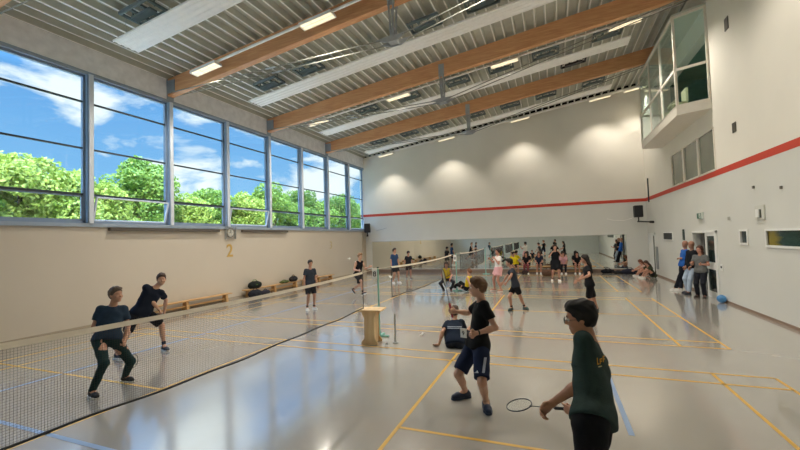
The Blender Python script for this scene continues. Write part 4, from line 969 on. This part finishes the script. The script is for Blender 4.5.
# feet: bring both on to the floor
s = J['s']
for S, sg in (('L', -1), ('R', 1)):
    p = J['pel'].copy(); p[2] = .085*s; p += fdir(163)*(-.02 if S == 'L' else .12)+frame(163)[1]*(.12 if S == 'L' else -.12); J['an'+S] = p
    J['kn'+S] = ik(J['hip'+S], p, .44*s, .43*s, None, fdir(163), 'right'); J['toe'+S] = p+fdir(163)*.16*s-ZU*.05*s
print('right boy pelvis z', J['pel'][2], 'neck', J['neck'], 'head', J['head'])
J['hem'] = .02
dL = nrm(J['wrL']-J['elL'])
dR = nrm(J['wrR']-J['elR']); tip = solve((517.5, 406), J['wrR'], .56, True)
x = nrm(tip-(J['wrR']+dR*.06))
body, shirt, low = person(J, 'tall dark-haired boy with glasses and dark green t-shirt, seen from behind at right', .0085, '#bf8a6c', '#15120f', 'thick', ('tee', '#31423f'), ('trousers', '#17181c'), '#22242a', '#e6e4df', None,
    curl={'L': (.75, .8, .5), 'R': GR}, latd={'R': x, 'L': (0, -.3, 1)}, face=True, glasses=True, hd={'L': nrm(solve((538, 414), J['wrL'], .1, False)-J['wrL'])})
nn = np.cross(dR, nrm(x-dR*(x@dR)))
c = J['wrR']+dR*.075*s+nn*.022
racket(c+x*.02, x, nrm(-CF*.35+ZU*.9), 'racket with black and white frame held low by the tall boy at right', '#3b3f45', '#1b1b1f')
L_ = [[(0, 0), (.8, 0), (.8, 3.4), (0, 3.4)], [(0, 3.4), (2.2, 3.4), (2.2, 4.2), (0, 4.2)], [(2.6, 1), (3.4, 1), (3.4, 4.2), (2.6, 4.2)], [(3.4, 1), (5, 1), (5, 1.7), (3.4, 1.7)], [(3.4, 2.4), (4.7, 2.4), (4.7, 3), (3.4, 3)], [(5.6, 0), (6.4, 0), (6.4, 3.6), (5.6, 3.6)], [(6.4, 0), (7.6, 0), (7.6, .8), (6.4, .8)], [(6.4, 1.6), (7.6, 1.6), (7.6, 2.2), (6.4, 2.2)]]
decal(shirt, L_, M_dy, 'back_print', (596.5, 358), None, (1, -.32), (.1, 1.7), body)
decal(shirt, [[(0, 0), (2.6, -.7), (2.6, .2), (0, .9)]], mat('print_cream', '#d9cf9a', .7), 'back_print', (598, 366.5), None, (1.3, 0), (0, 1.3), body)
# --- left boy beside the net, dark green trousers
anc = (onz((94, 397))+onz((126, 381)))/2
J = px_pose('left near', 1.76, anc, 325, (107, 339), ((113, 306), True), ((116, 294.5), False), 5,
    {'R': ((93.5, 328), False, (102, 338), False), 'L': ((128, 327), True, (125, 340), False)},
    {'R': ((104, 364), (92, 391), (101, 399)), 'L': ((128, 357), (125, 376), (137, 381))}, hpitch=2)
J['hem'] = .01
tip = solve((136, 357.5), J['wrL'], .5, True); x = nrm(tip-J['wrL']); dd = nrm(J['wrL']-J['elL']); 
person(J, 'boy in dark t-shirt and dark green trousers crouching by the net at left', .0105, '#c29379', '#5f5044', 'short', ('tee', '#27384a'), ('joggers', '#1b3536'), '#17181c', '#d8d4cc', None, curl={'R': (.8, 1, .6), 'L': GR}, latd={'L': x}, face=False)
nn = np.cross(nrm(x-dd*(x@dd)), dd)
racket(J['wrL']+dd*.075+nn*.02, x, nrm(-CF*.5+ZU*.6), 'dark racket pointing down in the hand of the left boy in green trousers', '#2a2c33')
sc_ = copy_tree(sp); sc_.location = tuple(at_depth((113, 356.5), J['wrR'])); sc_.rotation_euler = (2.4, .2, 0); sc_.scale = (1, 1, 1); tag(sc_, 'shuttlecock falling before the knees of the left boy in green trousers', 'shuttlecock')
# --- lunging boy in navy behind him
anc = (onz((166, 351))+onz((120, 356)))/2
J = px_pose('left far', 1.80, anc, 335, (141, 312), ((159, 281), True), ((165, 274.5), False), 330,
    {'R': ((151, 300), False, (160, 311), False), 'L': ((166, 300), True, (164, 314), True)},
    {'L': ((161, 323), (164, 346), (175, 352)), 'R': ((127, 334), (117, 354), (127, 358))}, hpitch=-2)
person(J, 'boy in navy t-shirt and black shorts lunging sideways behind the green-trousered boy', .0115, '#c79a80', '#4b392c', 'short', ('tee', '#1a2130'), ('shorts', '#14161c', .85), '#2b3340', '#ece9e4', '#1f2a3c', curl={'L': RELX, 'R': GR}, face=False)
E = None
# --- boy standing beyond the net
J = fk_pose('standing', 1.60, (-3.72, 6.5), -35, lean=(.02, .03), headf=-40, hp=-12, ank={'L': (0, .14, .085), 'R': (.0, -.12, .085)},
            arms={'L': ((.05, .12, -1), (.5, .0, -1)), 'R': ((-.05, -.2, -1), (.3, -.05, -1))})
person(J, 'boy in dark grey t-shirt and black shorts standing beyond the net near the bag bench', .013, '#b98b72', '#33271f', 'short', ('tee', '#343943'), ('shorts', '#191b22', .8), '#dcdad6', '#efece6', '#23262d')
# --- running boy
J = fk_pose('runner', 1.72, (-3.32, 9.1), -25, pz=.82, lean=(.25, 0), headf=-20, hp=-10, z0=.1,
            ank={'L': (-.46, .1, .2), 'R': (.42, -.1, .14)}, knee=(1, 0, .3), arms={'L': ((.3, .2, -1), (1, 0, .3)), 'R': ((-.2, -.2, -1), (1, .1, -.1))})
J['toeR'] = J['anR']+nrm(fdir(-25)+ZU*.5)*.16-ZU*.02; J['toeL'] = J['anL']+nrm(fdir(-25)*.8-ZU*.7)*.16
person(J, 'boy in black sleeveless top caught mid stride beyond the end of the first net', .013, '#c9a088', '#8a6a4a', 'short', ('tank', '#16181f'), ('shorts', '#14161d', .8), '#23252b', '#efece6', '#1c1e24')
# --- two boys beyond the second net
J = fk_pose('blue tee', 1.74, (-3.8, 14.0), -30, lean=(.0, .02), headf=-20, ank={'L': (.12, .13, .085), 'R': (-.02, -.12, .085)}, arms={'L': ((.15, .1, -1), (.6, -.1, -1)), 'R': ((-.15, -.15, -1), (.3, -.05, -1))})
person(J, 'boy in blue t-shirt and black shorts standing left of the middle net', .016, '#b98b72', '#2a1f1a', 'short', ('tee', '#2c4468'), ('shorts', '#15171c', .78), '#d9d7d2', '#efece6', None)
J = fk_pose('walker', 1.52, (-3.75, 15.9), -60, lean=(.12, .0), headf=-40, hp=-15, ank={'L': (.2, .1, .085), 'R': (-.2, -.1, .1)}, arms={'L': ((.3, .25, -1), (.7, .2, -.6)), 'R': ((-.1, -.25, -1), (.9, -.2, -.3))})
person(J, 'child in black top and shorts walking just right of the boy in blue t-shirt', .016, '#b08068', '#171312', 'thick', ('tee', '#24272e'), ('shorts', '#2a1a22', .78), '#5a6266', '#cfcdc6', None)
# --- yellow bib player crouching on the net line and the one beside on the floor
J = fk_pose('yellow crouch', 1.62, (-.4, 11.4), -75, pz=.52, lean=(.5, 0), headf=-75, hp=-20, ank={'L': (.18, .16, .085), 'R': (.1, -.14, .085)}, knee={'L': (1, .5, .4), 'R': (1, -.5, .4)}, arms={'L': ((.7, .25, -1), (.6, -.3, -.6)), 'R': ((.7, -.25, -1), (.6, .3, -.6))})
person(J, 'child in bright yellow bib crouching at the end of the middle net', .015, '#b98570', '#3c2420', 'long', ('tank', '#e2c61e'), ('joggers', '#2a2c33'), '#2a2c33', '#cfcdc6', None)
J = fk_pose('yellow sitting', 1.64, (.42, 11.5), 165, pz=.14, lean=(-.25, .05), headf=170, ank={'L': (.8, .12, .1), 'R': (.72, -.16, .1)}, knee=(.2, 0, 1), arms={'L': ((-.6, .3, -1), (-.2, .1, -1)), 'R': ((-.6, -.3, -1), (-.2, -.1, -1))})
person(J, 'person in yellow bib and black trousers sitting on the floor behind the front boy\'s head', .015, '#c0917a', '#7a4f33', 'short', ('tank', '#d9bd2a'), ('joggers', '#17181d'), '#d9d7d2', '#e8e6e0', None)
# --- boy sitting on the floor, back to us
J = px_pose('sitting boy', 1.70, (1.9, 3.45, 0), 92, (455, 343.5), ((454.5, 320.5), True), ((455, 311.5), True), 100,
    {'L': ((442.5, 332), False, (438.5, 345.5), False), 'R': ((465.5, 333), True, (466.5, 346), False)},
    {'L': ((450, 334), (450, 338), (450, 334)), 'R': ((460, 334), (460, 338), (460, 334))}, hpitch=0)
s = J['s']; J['pel'][2] = max(J['pel'][2], .13)
for S, sg in (('L', -1), ('R', 1)):
    J['an'+S] = np.array([J['pel'][0]+sg*.2, J['pel'][1]+.62, .085]); J['kn'+S] = ik(J['hip'+S], J['an'+S], .44*s, .43*s, None, np.array([sg*.5, .2, 1])); J['toe'+S] = J['an'+S]+np.array([0, .16, -.05])
    w = J['wr'+S]; w[2] = .05
body, shirt, low = person(J, 'boy in navy t-shirt with printed back sitting on the floor, seen from behind', .0105, '#c49478', '#4a3426', 'short', ('tee', '#1b2638'), ('shorts', '#2a2d35'), '#2a2d35', '#d8d4cc', None, curl={'L': OPEN, 'R': OPEN}, hd={'L': nrm([-.8, .2, -.25]), 'R': nrm([.8, .2, -.25])})
for v, w_ in ((0, 14.0), (1.9, 12.6)):
    decal(shirt, [[(u, v), (u+.8, v), (u+.8, v+1.0), (u, v+1.0)] for u in np.arange(.3, w_, 1.05)], mat('print_grey', '#aeb8c4', .7), 'back_print', (447.5, 326.5), None, (.95, .0), (0, .8), body)
# --- girl with long dark hair in black
J = px_pose('long hair girl', 1.66, (4.57, 7.56, 0), 185, (589.5, 284), ((586, 264), True), ((584, 256.5), False), 185,
    {'L': ((589.5, 275), False, (581, 279), False), 'R': ((584, 275), True, (578, 280), False)},
    {'L': ((587.5, 297), (593, 309), (586, 313)), 'R': ((586.5, 298), (597, 308), (594, 312))}, hpitch=-12)
person(J, 'girl with long dark hair in black t-shirt and black shorts, seen from the side', .012, '#bd8d75', '#1d1512', 'long', ('tee', '#16171b'), ('shorts', '#14151a', .95), '#1d1e22', '#2b2c30', None, curl={'L': RELX, 'R': RELX})
# --- boy in grey tee ready to play
J = px_pose('grey tee boy', 1.60, (2.64, 7.6, 0), 190, (515.5, 284.5), ((511, 266), True), ((507.5, 259), False), 185,
    {'L': ((511, 276), False, (505.5, 284), False), 'R': ((507, 276), True, (502.5, 283), False)},
    {'R': ((509.5, 297), (511.5, 307.5), (506, 311)), 'L': ((520.5, 296.5), (524.5, 306.5), (530, 309.5))}, hpitch=-5)
body, shirt, low = person(J, 'boy in charcoal t-shirt and black shorts bending forward, feet apart, centre right', .012, '#bd8d75', '#1a1512', 'thick', ('tee', '#33373f'), ('shorts', '#16171b', .7), '#2d4a45', '#2b2c30', '#1c1d22', curl={'L': GR, 'R': RELX})
# --- woman in white top and pink shorts
J = fk_pose('white top', 1.68, (1.66, 11.75), 215, lean=(-.02, 0), headf=215, ank={'L': (.0, .18, .085), 'R': (.1, -.2, .085)}, arms={'L': ((.5, .35, -1), (.4, -.5, .9)), 'R': ((.2, -.7, -.8), (.5, .2, .4))})
person(J, 'woman in white t-shirt and pink shorts standing, arms raised to her chest', .014, '#b98570', '#2f2420', 'bun', ('tee', '#e6e0dc'), ('skirt', '#d9a5a6'), '#a87d6a', '#cfc4ba', None)
# --- person in black dress arms at head
J = fk_pose('black dress', 1.68, (3.82, 15.6), -80, headf=-80, ank={'L': (.1, .12, .085), 'R': (-.05, -.18, .085)}, arms={'L': ((.5, .45, -.7), (.3, -.6, 1)), 'R': ((.5, -.5, -.7), (.3, .6, 1))})
person(J, 'girl in long black top standing before the mirror with hands at her chin', .015, '#bd8d75', '#241b17', 'bun', ('dress', '#17181c'), ('shorts', '#1a1b20', .8), '#efeeea', '#f4f2ee', '#26272b')
# --- girls and children on the bench below the mirror
def bench_sitter(x, y, label, topc, botc, hair, hs='long', face_=-90, lean=.35, h=.016, tall=1.6, **k):
    J = fk_pose('sitter', tall, (x, y), face_, pz=.5, lean=(lean, 0), headf=face_, hp=-15, ank={'L': (.42, .1, .085), 'R': (.38, -.12, .085)}, knee=(1, 0, .6), arms={'L': ((.5, .15, -1), (.8, -.35, -.2)), 'R': ((.5, -.15, -1), (.8, .35, -.2))})
    person(J, label, h, k.get('skin', '#b98570'), hair, hs, topc, botc, k.get('shoe', '#d9d6d0'), '#efece6', None)
bench_sitter(2.25, 19.65, 'girl in black top with reddish trousers, leftmost on the low mirror bench', ('tee', '#1b1b20'), ('joggers', '#8a4a4e'), '#241a16')
bench_sitter(2.95, 19.65, 'girl in navy top with bare legs, second on the low mirror bench', ('tee', '#232b3e'), ('shorts', '#1c2130', .5), '#5a4030')
bench_sitter(4.25, 19.55, 'girl in pink top with dark trousers, third on the low mirror bench', ('tee', '#c99aa0'), ('joggers', '#23252c'), '#33241f', lean=.45)
bench_sitter(4.95, 19.6, 'girl in black top with bare legs, rightmost on the low mirror bench', ('tee', '#17181c'), ('shorts', '#17181c', .5), '#221915', lean=.5)
J = fk_pose('yellow floor', 1.62, (1.55, 19.2), -60, pz=.5, lean=(.1, 0), headf=-40, hp=-10, ank={'L': (.4, .1, .085), 'R': (.3, -.2, .085)}, knee=(1, 0, .8), arms={'L': ((.3, .6, -1), (.2, .7, -.7)), 'R': ((.4, -.4, -1), (.6, .2, -.6))})
person(J, 'child in yellow bib seated left of the girls at the mirror', .016, '#b08068', '#1c1614', 'short', ('tee', '#e6cf1f'), ('shorts', '#1c1d22'), '#2a2c33', '#cfcdc6', None)
# --- two people sitting on the floor against the right wall
for (x, y, fc, l, tc, hc) in ((8.05, 18.1, 190, 'person with bare knees drawn up on the floor against the right wall, farther of two', '#c9a596', '#6b3f2c'), (8.12, 17.3, 200, 'person in olive black top huddled on the floor against the right wall, nearer of two', '#3b3f2c', '#3f2a20')):
    J = fk_pose('floor sitter', 1.6, (x, y), fc, pz=.13, lean=(.55, 0), headf=fc, hp=-35, ank={'L': (.55, .12, .085), 'R': (.5, -.14, .085)}, knee=(.2, 0, 1), arms={'L': ((.9, .2, -.5), (.6, -.5, -.3)), 'R': ((.9, -.2, -.5), (.6, .5, -.3))})
    person(J, l, .015, '#c49078', hc, 'long', ('tee', tc), ('shorts', '#1f2225', .5), '#d9d6d0', '#efece6', None)
# --- three adults by the doorway
J = fk_pose('adult blue', 1.80, (8.2, 12.85), 190, lean=(-.14, 0), headf=195, hp=-5, ank={'L': (.3, -.02, .085), 'R': (.2, .12, .085)}, arms={'L': ((.1, .2, -1), (.4, -.8, .1)), 'R': ((.1, -.2, -1), (.4, .8, .15))})
person(J, 'adult in bright blue shirt and navy trousers leaning on the right wall', .013, '#a87c66', '#2a211c', 'bald', ('jacket', '#2b5fb0'), ('trousers', '#1a1d27'), '#d9d6d0', '#efece6', None)
J = fk_pose('adult jacket', 1.80, (8.22, 12.0), 205, lean=(-.04, 0), headf=200, hp=-5, ank={'L': (.25, .1, .085), 'R': (.1, -.12, .085)}, arms={'L': ((.1, .15, -1), (.4, -.3, -.6)), 'R': ((.1, -.15, -1), (.4, .3, -.6))})
person(J, 'bald adult in black jacket and light blue jeans between the other two adults', .013, '#a87c66', '#3a2a22', 'bald', ('jacket', '#1a1c22'), ('trousers', '#a9b9cc'), '#2a2d38', '#3a3d48', None)
J = fk_pose('adult grey', 1.66, (8.2, 11.1), 235, lean=(-.02, 0), headf=215, hp=-3, ank={'L': (.08, .1, .085), 'R': (.02, -.12, .085)}, arms={'L': ((.2, .3, -1), (.9, -.5, .1)), 'R': ((.3, -.2, -1), (.8, .3, .15))})
person(J, 'woman with brown hair in grey t-shirt and dark trousers, arms folded at the doorway', .012, '#b98570', '#4b2f22', 'long', ('tee', '#6a6c6c'), ('trousers', '#22242c'), '#3a2f2c', '#4a3f3a', None)
# ================================================================== BAGS
def bag(loc, rz, size, c1, label, c2=None, tilt=0):
    sx, sy, sz = size; E = Field()
    E.ell((0, 0, sz*.48), np.eye(3), np.array([sx, sy, sz*.55]), .04, ((np.array([0, 0, 0.0]), np.array([0, 0, -1.0])),))
    E.cap((-sx*.5, 0, sz*.4), (sx*.5, 0, sz*.42), sz*.42, sz*.36, .05, ((np.array([0, 0, 0.0]), np.array([0, 0, -1.0])),))
    o = E.mesh('bag', .018, cloth(c1), None, wob=.012, wf=30); o.location = loc; o.rotation_euler = (tilt, 0, rz); tag(o, label, 'bag', 'bags and bundles')
    b = MB()
    b.tube([(-sx*.4, 0, sz*.85), (-sx*.2, .02, sz*1.2), (sx*.2, .02, sz*1.2), (sx*.4, 0, sz*.85)], .014, 6); b.build('handle', cloth(c2 or c1), o)
    b = MB(); b.tube([(-sx*.7, -sy*.5, sz*.7), (0, -sy*.95, sz*.55), (sx*.7, -sy*.5, sz*.7)], .02, 6, flat=.4); b.build('strap', cloth(c2 or '#33363a'), o)
bag((XL+.25, 8.95, .31), 1.4, (.34, .17, .3), '#1d2323', 'black sports bag with green trim on top of the second gym bench', '#6f8f4a')
bag((XL+.62, 8.55, 0), 1.2, (.3, .17, .3), '#23262f', 'dark bag slumped on the floor at the near end of the second gym bench')
bag((XL+.5, 9.3, 0), 1.8, (.3, .15, .2), '#30303c', 'dark blue bag on the floor under the bench edge beside the black one')
bag((XL+.25, 10.9, .31), 1.5, (.3, .13, .12), '#4f5a32', 'olive jacket bundle lying toward the far end of the second gym bench')
bag((XL+.25, 11.6, .31), 1.5, (.25, .15, .26), '#2b2a2c', 'dark rucksack on the far end of the second gym bench')
bag((XL+.5, 12.7, 0), 1.3, (.33, .16, .26), '#1f2126', 'black bag on the floor before the third gym bench')
bag((XL+.25, 13.4, .31), 1.5, (.3, .13, .14), '#b98f7a', 'pinkish towel bundle on the third gym bench')
for (px, w, c, l, hh) in (((607.5, 273), .34, '#1b1c20', 'black bag on the floor below the mirror, left of the right-hand group', .24), ((618.5, 273.5), .3, '#26272b', 'flat dark bag on the floor below the mirror, middle of the right-hand group', .14), ((630, 274), .4, '#2a2c3a', 'large dark blue bag on the floor in front of the mirror corner', .28),
                       ((640, 274.5), .22, '#4a3a38', 'brown strap bag on the floor nearest the right back corner', .14), ((548.5, 276), .34, '#5c4436', 'brown bag on the floor between the seated girls', .36)):
    p = onz(px); bag((p[0], min(p[1], YB-.35), 0), 0, (w, .15, hh), c, l)
bag((1.2+1.0, 19.15, 0), .3, (.2, .12, .2), '#3a2c2c', 'small maroon bag at the feet of the leftmost bench girl')
# ================================================================== OUTSIDE: trees and ground
MB().box(-70, XL-T-.2, -40, 80, -.6, -.5).build('ground_outside', mat('pale_bounce_ground', '#d6d0c2', .9, 0, .15, 3), kind='structure')  # unseen ground, made pale to bounce sunlight up to the ceiling
def leaf_mat(n, c1, c2):
    m = bpy.data.materials.new(n); m.use_nodes = True; nt = m.node_tree; b = nt.nodes['Principled BSDF']; b.inputs['Roughness'].default_value = .55
    g = nt.nodes.new('ShaderNodeNewGeometry'); rp = nt.nodes.new('ShaderNodeValToRGB'); rp.color_ramp.elements[0].color = lin(c1); rp.color_ramp.elements[1].color = lin(c2)
    nt.links.new(g.outputs['Random Per Island'], rp.inputs['Fac']); nt.links.new(rp.outputs[0], b.inputs['Base Color'])
    tr = nt.nodes.new('ShaderNodeBsdfTranslucent'); nt.links.new(rp.outputs[0], tr.inputs['Color']); mx = nt.nodes.new('ShaderNodeMixShader'); mx.inputs[0].default_value = .35
    nt.links.new(b.outputs[0], mx.inputs[1]); nt.links.new(tr.outputs[0], mx.inputs[2]); nt.links.new(mx.outputs[0], nt.nodes['Material Output'].inputs['Surface']); return m
LM = [leaf_mat('leaf_yellow_green', '#7f9838', '#c9d46a'), leaf_mat('leaf_mid_green', '#5f8434', '#a3bd52'), leaf_mat('leaf_deep_green', '#48702f', '#86a644')]
bark = wood_mat('bark', '#4d4234', '#6d5f4c', .9, (4, 4, 1))
def tree(x, y, top, rad, N, li, label, lsize=.2, seed=0):
    g = np.random.default_rng(seed); root = empty('leafy_tree', (x, y, -.5), label=label, cat='tree', group='trees outside the windows')
    th = top+.5; nb = 26
    u = g.normal(size=(nb, 3)); u /= np.linalg.norm(u, axis=1)[:, None]
    cen = np.array([0, 0, th-rad*1.05])+u*np.array([rad*.72, rad*.72, rad*.62])*g.uniform(.55, 1, (nb, 1)); br = g.uniform(.32, .5, nb)*rad*.75
    cen[:, 2] = np.minimum(cen[:, 2], th-br*.95)
    low = np.stack([g.uniform(-rad, rad, 14)*.9, g.uniform(-rad, rad, 14)*.9, g.uniform(.8, th-rad*1.3, 14)], 1); cen = np.concatenate([cen, low]); br = np.concatenate([br, g.uniform(.35, .55, 14)*rad*.8])
    k = g.integers(0, len(br), N); v = g.normal(size=(N, 3)); v /= np.linalg.norm(v, axis=1)[:, None]
    p = cen[k]+v*(br[k]*g.uniform(.62, 1.08, N)**.6)[:, None]; p = p[p[:, 2] > .4]; N = len(p); v = v[:N]
    nn = g.normal(size=(N, 3)) + v*.8 + np.array([.3, 0, .5]); nn /= np.linalg.norm(nn, axis=1)[:, None]; t = np.cross(nn, g.normal(size=(N, 3))); t /= np.linalg.norm(t, axis=1)[:, None]; w = np.cross(nn, t)
    sz = g.uniform(.6, 1.2, (N, 1))*lsize
    Q = np.stack([p-t*sz, p-w*sz*.55+nn*sz*.1, p+t*sz, p+w*sz*.55+nn*sz*.1], 1).reshape(-1, 3)
    me = bpy.data.meshes.new('foliage'); me.vertices.add(len(Q)); me.vertices.foreach_set('co', Q.ravel().astype(np.float32)); me.loops.add(len(Q)); me.loops.foreach_set('vertex_index', np.arange(len(Q), dtype=np.int32))
    me.polygons.add(N); me.polygons.foreach_set('loop_start', np.arange(0, 4*N, 4, dtype=np.int32)); me.update(calc_edges=True); me.validate(); me.materials.append(LM[li]); link_mesh('foliage', me, root)
    b = MB(); b.tube([(0, 0, 0), (.1, .05, th*.4), (0, .1, th*.75)], .2, 9, .07)
    for c in cen[:nb:4]: b.tube([(.05, .05, th*.35), tuple(c*.6+np.array([0, 0, th*.2])), tuple(c)], .07, 6, .02)
    b.build('trunk', bark, root)
TR = [(-19.5, 2.5, 7.2, 3.0, 1), (-20, 6.2, 7.7, 2.7, 0), (-19.5, 9.0, 7.1, 2.2, 0), (-20.5, 12.6, 8.4, 2.4, 1), (-20, 15.5, 6.4, 2.2, 0), (-21, 18.6, 7.1, 2.3, 1), (-20.5, 21.8, 7.0, 2.2, 0),
      (-21, 25.2, 8.6, 2.4, 1), (-21, 29.6, 8.4, 2.6, 2), (-21, 33.5, 7.2, 2.4, 1), (-21, 38.4, 9.2, 3.0, 2), (-22, 44, 8.6, 3.0, 1), (-26, 4, 6.0, 3.4, 2), (-26, 11, 6.2, 3.4, 2), (-26, 18, 6.2, 3.4, 2), (-27, 25, 6.6, 3.4, 2), (-27, 33, 7.0, 3.6, 2), (-28, 42, 7.6, 4, 2), (-20, -1, 7.4, 2.8, 1)]
kinds = ['nearest', 'next']
names_ = ['left half of the first large window', 'right half of the first large window', 'edge between first and second windows', 'second window, its tall crown', 'start of the third window', 'middle of the third window', 'start of the fourth window', 'fourth window, its tall crown', 'fifth window', 'sixth window', 'seventh window', 'last window', ]
for i, (x, y, tp, r, li) in enumerate(TR):
    lab = 'sunlit green tree outside, filling the %s' % names_[i] if i < 12 else 'deeper green tree in the row behind, %s from the left' % ordn[i-12] if i < 18 else 'sunlit green tree outside the windows beyond the left picture edge'
    tree(x, y, tp, r, 17000 if i < 12 else 5000, li, lab, .13 if i < 12 else .28, 100+i)
# ================================================================== SKY, SUN, CAMERA
wd = bpy.data.worlds.new('sky'); SC.world = wd; wd.use_nodes = True; nt = wd.node_tree; N = nt.nodes; L = nt.links; bg = N['Background']
tc = N.new('ShaderNodeTexCoord'); sp_ = N.new('ShaderNodeSeparateXYZ'); L.new(tc.outputs['Generated'], sp_.inputs[0])
gr = N.new('ShaderNodeValToRGB'); L.new(sp_.outputs['Z'], gr.inputs['Fac']); gr.color_ramp.elements[0].position = 0.0; gr.color_ramp.elements[0].color = lin('#93c6ee'); gr.color_ramp.elements[1].position = .5; gr.color_ramp.elements[1].color = lin('#4a90dc')
mp = N.new('ShaderNodeMapping'); mp.inputs['Scale'].default_value = (1, 1, 2.3); mp.inputs['Location'].default_value = (0.35, 1.7, .15); L.new(tc.outputs['Generated'], mp.inputs[0])
nz = N.new('ShaderNodeTexNoise'); nz.inputs['Scale'].default_value = 4.6; nz.inputs['Detail'].default_value = 9; nz.inputs['Roughness'].default_value = .56; nz.inputs['Distortion'].default_value = .3; L.new(mp.outputs[0], nz.inputs['Vector'])
cr = N.new('ShaderNodeValToRGB'); cr.color_ramp.elements[0].position = .49; cr.color_ramp.elements[1].position = .585; L.new(nz.outputs['Fac'], cr.inputs['Fac'])
mx = N.new('ShaderNodeMixRGB'); L.new(cr.outputs[0], mx.inputs[0]); L.new(gr.outputs[0], mx.inputs[1]); mx.inputs[2].default_value = lin('#f8fafc')
L.new(mx.outputs[0], bg.inputs[0]); 
st = N.new('ShaderNodeMapRange'); st.inputs['From Min'].default_value = .33; st.inputs['From Max'].default_value = .9; st.inputs['To Min'].default_value = .74; st.inputs['To Max'].default_value = 9.0; L.new(sp_.outputs['Z'], st.inputs['Value']); L.new(st.outputs[0], bg.inputs[1])  # sky boosted overhead, out of view, to add light in the hall
sun = bpy.data.lights.new('sun', 'SUN'); sun.energy = 4.3; sun.angle = .01; sun.color = (1, .95, .85); so = bpy.data.objects.new('sun', sun); COL.objects.link(so)
so.rotation_euler = Vector((-.4, .6, -.8)).to_track_quat('-Z', 'Y').to_euler()
cam = bpy.data.cameras.new('camera'); cam.sensor_width = 36; cam.lens = 36*FPX/800; cam.clip_start = .05; cam.clip_end = 500
co = bpy.data.objects.new('camera', cam); COL.objects.link(co); co.matrix_world = Matrix(((CR[0], CU[0], -CF[0], CAM[0]), (CR[1], CU[1], -CF[1], CAM[1]), (CR[2], CU[2], -CF[2], CAM[2]), (0, 0, 0, 1)))
SC.camera = co
vs = SC.view_settings; vs.view_transform = 'Standard'; vs.look = 'None'; vs.exposure = 0.76; vs.gamma = 1.0; vs.use_curve_mapping = False
SC.cycles.max_bounces = 12; SC.cycles.diffuse_bounces = 5; SC.cycles.transparent_max_bounces = 24
